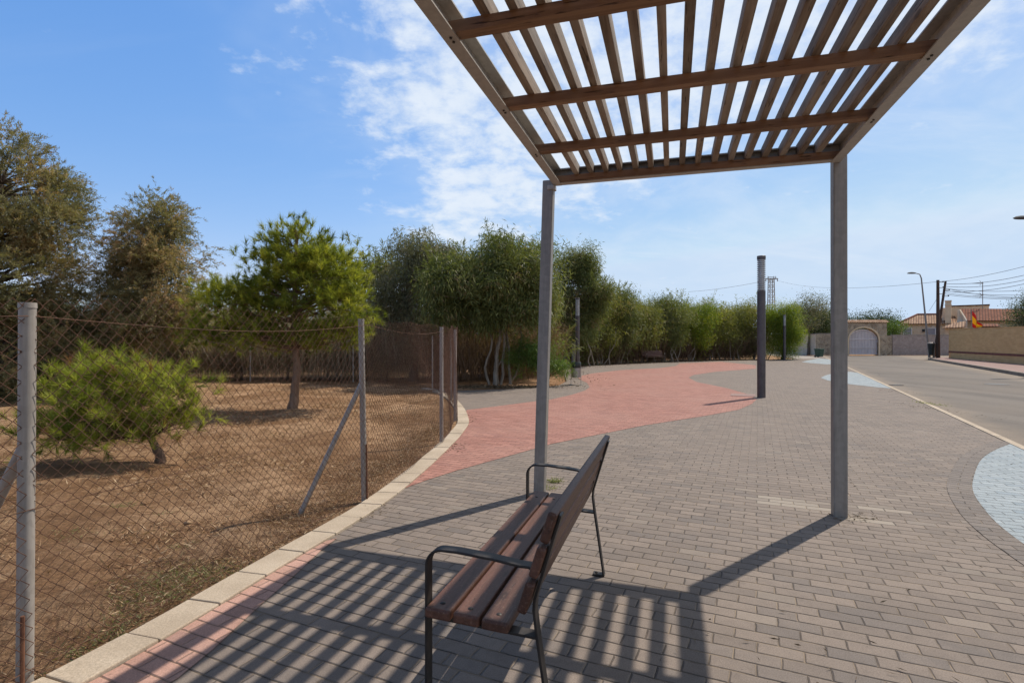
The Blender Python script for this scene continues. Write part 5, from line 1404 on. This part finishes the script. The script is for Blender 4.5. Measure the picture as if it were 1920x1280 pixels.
def hip_roof(mb, x0, x1, y0, y1, z, h, inset=None):
    w = (y1 - y0) / 2 if inset is None else inset; ym = (y0 + y1) / 2
    vs = [(x0, y0, z), (x1, y0, z), (x1, y1, z), (x0, y1, z), (x0 + w, ym, z + h), (x1 - w, ym, z + h)]
    mb.add(vs, [(0, 1, 5, 4), (1, 2, 5), (2, 3, 4, 5), (3, 0, 4), (3, 2, 1, 0)])
def window(root, x, z, w, h, y=0.0):
    mb = MB(); t = 0.09
    for (cx_, cz_, sx, sz) in ((x, z + h / 2 + t / 2, w + 2 * t, t), (x, z - h / 2 - t / 2, w + 2 * t, t), (x - w / 2 - t / 2, z, t, h), (x + w / 2 + t / 2, z, t, h)):
        mb.box((cx_, y - 0.03, cz_), (sx, 0.1, sz))
    fr = mb.build('window', M_WHITEP, root)
    mb = MB()
    for i in range(int(h / 0.08)):
        mb.box((x, y - 0.012, z - h / 2 + 0.04 + i * 0.08), (w - 0.004, 0.03, 0.072))
    mb.build('shutter', M_SHUT, fr)
class Frame:
    """local frame whose x axis crosses the line of sight at a photograph column"""
    def __init__(self, px, Y):
        a = (px - CX) / F; self.O = (a * Y, Y); n = sqrt(1 + a * a)
        self.d = (a / n, 1 / n); self.u = (1 / n, -a / n); self.rz = atan2(self.u[1], self.u[0])
    def x(self, px, t=0.0):
        a = (px - CX) / F; O, d, u = self.O, self.d, self.u
        return (a * (O[1] + d[1] * t) - O[0] - d[0] * t) / (u[0] - a * u[1])
    def z(self, px, py, t=0.0):
        Y = self.O[1] + self.u[1] * self.x(px, t) + self.d[1] * t
        return CH + (HZ - py) / F * Y
def house_kit(root, fr):
    def block(name, pxa, pxb, py, t, dep, mat, bev=0.0, par=None):
        a_, b_, z = fr.x(pxa, t), fr.x(pxb, t), fr.z((pxa + pxb) / 2, py, t)
        mb = MB(); mb.box(((a_ + b_) / 2, t + dep / 2, z / 2), (b_ - a_, dep, z)); return mb.build(name, mat, par or root, bev)
    def slope(name, a, mat, th=0.1, par=None):
        v = [(fr.x(q[0], q[2]), q[2], fr.z(q[0], q[1], q[2])) for q in a]
        v += [(q[0], q[1], q[2] - th) for q in v]; n = len(a)
        mb = MB(); mb.add(v, [tuple(range(n)), tuple(range(2 * n - 1, n - 1, -1))] + [(i, i + n, (i + 1) % n + n, (i + 1) % n) for i in range(n)])
        return uv_box_map(mb.build(name, mat, par or root))
    return block, slope
def house_one():
    fr = Frame(1727, 68.0); root = empty('tiled_house', (fr.O[0], fr.O[1], 0), fr.rz)
    tag(root, 'cream bungalow with a hipped clay tile roof behind the clad wall', 'house')
    block, slope = house_kit(root, fr)
    block('wall', 1688, 1792, 606, 0.0, 8.0, M_CREAM)
    slope('roof', [(1684, 606.5, -0.4), (1795, 606.0, -0.4), (1790, 589.5, 4.0), (1720, 590.0, 4.0)], M_TILE)
    slope('roof', [(1684, 606.5, -0.4), (1720, 590.0, 4.0), (1692, 606.5, 8.4)], M_TILE)
    mb = MB(); z = lambda px, py, t: Vector((fr.x(px, t), t, fr.z(px, py, t) + 0.06))
    mb.tube([z(1684, 606.5, -0.4), z(1720, 590, 4.0), z(1790, 589.5, 4.0)], 0.12, 8); mb.build('ridge_tiles', M_REDBAND, root)
    for (pa, pb) in ((1694.5, 1708.5), (1737, 1753)):
        window(root, (fr.x(pa) + fr.x(pb)) / 2, fr.z(pa, 622), fr.x(pb) - fr.x(pa), fr.z(pa, 616) - fr.z(pa, 628))
    mb = MB(); mb.box((fr.x(1731.5), -0.05, fr.z(1731, 619.5)), (0.28, 0.12, 0.34)); mb.build('meter_box', M_BLACK, root)
    mb = MB(); mb.box((fr.x(1750), -0.04, fr.z(1750, 612.3)), (0.4, 0.1, 0.3)); mb.build('wall_vent', M_CREAM2, root)
house_one()
def house_two():
    fr = Frame(1820, 62.0); root = empty('tiled_house', (fr.O[0], fr.O[1], 0), fr.rz)
    tag(root, 'larger cream house with a broad chimney, flat parapet block and red tile roof', 'house')
    block, slope = house_kit(root, fr)
    tw = block('tower_wall', 1779, 1854.5, 573.5, 7.2, 3.0, M_CREAM, 0.04)
    a_, b_, z = fr.x(1779, 7.1), fr.x(1855, 7.1), fr.z(1817, 573.3, 7.1)
    mb = MB(); mb.box(((a_ + b_) / 2, 8.7, z + 0.06), (b_ - a_ + 0.1, 3.3, 0.12)); mb.build('tower_coping', M_TILE2, root)
    ch = block('chimney', 1772, 1783.5, 564.5, 3.6, 1.0, M_CREAM, 0.02)
    a_, b_ = fr.x(1771.2, 3.5), fr.x(1784.2, 3.5)
    mb = MB()
    for zz, hh in ((fr.z(1778, 571.5, 3.5), 0.1), (fr.z(1778, 563.8, 3.5), 0.12)): mb.box(((a_ + b_) / 2, 4.1, zz), (b_ - a_, 1.2, hh))
    mb.build('chimney_cap', M_CREAM2, ch)
    block('stair_wall', 1766.5, 1779, 577, 5.0, 1.4, M_CREAM2)
    block('wall', 1798, 1990, 601, 2.0, 4.0, M_CREAM)
    slope('roof', [(1814, 600.5, 1.2), (1995, 600, 1.2), (1995, 579, 5.0), (1801, 578.5, 5.0)], M_TILE2)
    q = [(1796, 1.6, 642), (1814, 1.3, 642), (1814, 1.3, 600), (1801, 4.8, 579.5), (1796.5, 4.9, 579.5)]
    v = [(fr.x(e[0], e[1]), e[1], fr.z(e[0], e[2], e[1])) for e in q]; v2 = [(e[0] - 0.12, e[1] + 0.1, e[2] - 0.02) for e in v]
    mb = MB(); mb.add(v + v2, [(0, 1, 2, 3, 4), (9, 8, 7, 6, 5), (0, 5, 6, 1), (1, 6, 7, 2), (2, 7, 8, 3), (3, 8, 9, 4), (4, 9, 5, 0)]); mb.build('gable_wall', M_CREAM2, root)
    block('porch_wall', 1771, 1815, 614, -1.6, 2.2, M_CREAM)
    slope('porch_roof', [(1766, 614.5, -2.2), (1786, 613.5, -2.2), (1799, 604, 0.8), (1784, 606.5, 0.8)], M_TILE)
    slope('porch_roof', [(1785, 614, -2.3), (1809, 612.5, -2.3), (1811, 602, 0.6), (1800, 603, 0.6)], M_TILE)
    slope('canopy_roof', [(1838, 611.5, -1.6), (1875, 611, -1.6), (1868, 606.5, 0.2), (1838, 607, 0.2)], M_TILE2)
    block('canopy_wall', 1840, 1871, 612.5, -1.2, 1.4, M_RUBBLE)
house_two()
def antenna():
    Y = 66.5; p = D(1842.5, 577, Y); root = empty('roof_antenna', (p[0], Y, p[2] - 0.8)); tag(root, 'thin television antenna mast on the parapet block of the larger house', 'antenna')
    mb = MB(); mb.tube([(0, 0, 0), (0, 0, 4.0)], 0.04, 8); mb.build('mast', M_GALV, root)
    for z, s in ((3.85, 1.0), (2.35, 0.8)):
        mb = MB(); mb.bar((-1.3 * s, 0, z - 0.05), (0.1, 0, z), 0.04, 0.04)
        for i in range(7): mb.bar((-1.25 * s + i * 0.17 * s, -0.25, z - 0.04), (-1.25 * s + i * 0.17 * s, 0.25, z - 0.04), 0.025, 0.025)
        mb.bar((-0.12, 0, z), (-0.38, 0, z + 0.3), 0.04, 0.03); mb.bar((-0.12, 0, z), (-0.38, 0, z - 0.3), 0.04, 0.03)
        mb.build('aerial', M_GALV, root)
antenna()

# flag hanging behind the buff wall
def flag():
    Y = 42.0; top = D(1822, 580, Y); base = D(1823, 632, Y)
    root = empty('flag', (base[0], Y, 0.13)); tag(root, 'red and yellow flag drooping from a pole behind the buff wall', 'flag')
    mb = MB(); tl = Vector((top[0] - base[0], 0, top[2] - 0.13)); mb.tube([(0, 0, 0), tl], 0.025, 8); mb.build('pole', M_GALV, root)
    m, k, bs, out = new_mat('flag_cloth')
    uv = k.n('ShaderNodeTexCoord').outputs['UV']; s = k.n('ShaderNodeSeparateXYZ', i_0=uv).outputs[1]
    col = k.ramp(s, [(0.0, (0.62, 0.05, 0.03)), (0.27, (0.85, 0.56, 0.02)), (0.73, (0.62, 0.05, 0.03))], 'CONSTANT')
    k.set(bs.inputs['Base Color'], col); bs.inputs['Roughness'].default_value = 0.7
    tr = k.n('ShaderNodeBsdfTranslucent', i_0=col); mx = k.n('ShaderNodeMixShader', i_0=0.5, i_1=bs.outputs[0], i_2=tr.outputs[0]); k.nt.links.new(mx.outputs[0], out.inputs[0])
    # cloth: hoist along the pole, the fly corner droops
    nu, nv = 16, 12; vs = []; uvs = []; fs = []
    sc = Y / F
    P00 = Vector((0.0, 0, 34 * sc)); 
    def pt(u, v):
        # u along the fly 0..1, v from bottom edge (0) to top edge (1)
        h = tl * (0.42 + 0.56 * v)
        h = Vector((tl.x * (0.45 + .55 * v), 0, tl.z - (1 - v) * 1.25))
        e = Vector((tl.x + (10.5 + 8.5 * v) * sc, 0, tl.z - (36 - 6.5 * v) * sc))
        p = h.lerp(e, u); p.z -= 0.12 * sin(pi * u); p.y = 0.16 * sin(9 * u + 2.2 * v) * (0.3 + u) * 0.8
        p.x += 0.05 * sin(7 * v + 4 * u) * u
        return p
    for j in range(nv + 1):
        for i in range(nu + 1):
            vs.append(tuple(pt(i / nu, j / nv))); uvs.append((i / nu, j / nv))
    for j in range(nv):
        for i in range(nu):
            a = j * (nu + 1) + i; fs.append((a, a + 1, a + nu + 2, a + nu + 1))
    me = bpy.data.meshes.new('cloth'); me.from_pydata(vs, [], fs); me.update(); uvl = me.uv_layers.new(name='UVMap')
    for l in me.loops: uvl.data[l.index].uv = uvs[l.vertex_index]
    me.materials.append(m); me.polygons.foreach_set('use_smooth', [True] * len(me.polygons))
    o = bpy.data.objects.new('cloth', me); COL.objects.link(o); o.parent = root
    md = o.modifiers.new('thickness', 'SOLIDIFY'); md.thickness = 0.004
flag()

# iron covers in the ground
mb = MB(); p = G(1869, 719.5); mb.lathe([(0.34, -0.01), (0.34, 0.0)], 24); o = mb.build('manhole_cover', M_BLACK); o.location = (p[0], p[1], -0.004); tag(o, 'dark round manhole cover in the grey road', 'manhole cover')
mb = MB(); p = G(1680, 721.5); mb.box((0, 0, 0), (0.3, 0.3, 0.01)); o = mb.build('drain_cover', M_BLACK); o.location = (p[0], p[1], 0.004); tag(o, 'small dark square cover in the grey paving near the road', 'cover')
mb = MB(); p = G(1393, 741); mb.box((0, 0, 0), (0.6, 0.6, 0.01)); o = mb.build('inspection_cover', M_SIDE); o.location = (p[0], p[1], 0.008); o.rotation_euler = (0, 0, -0.42); tag(o, 'pinkish square inspection cover in the red paving beside the column lamp', 'cover')
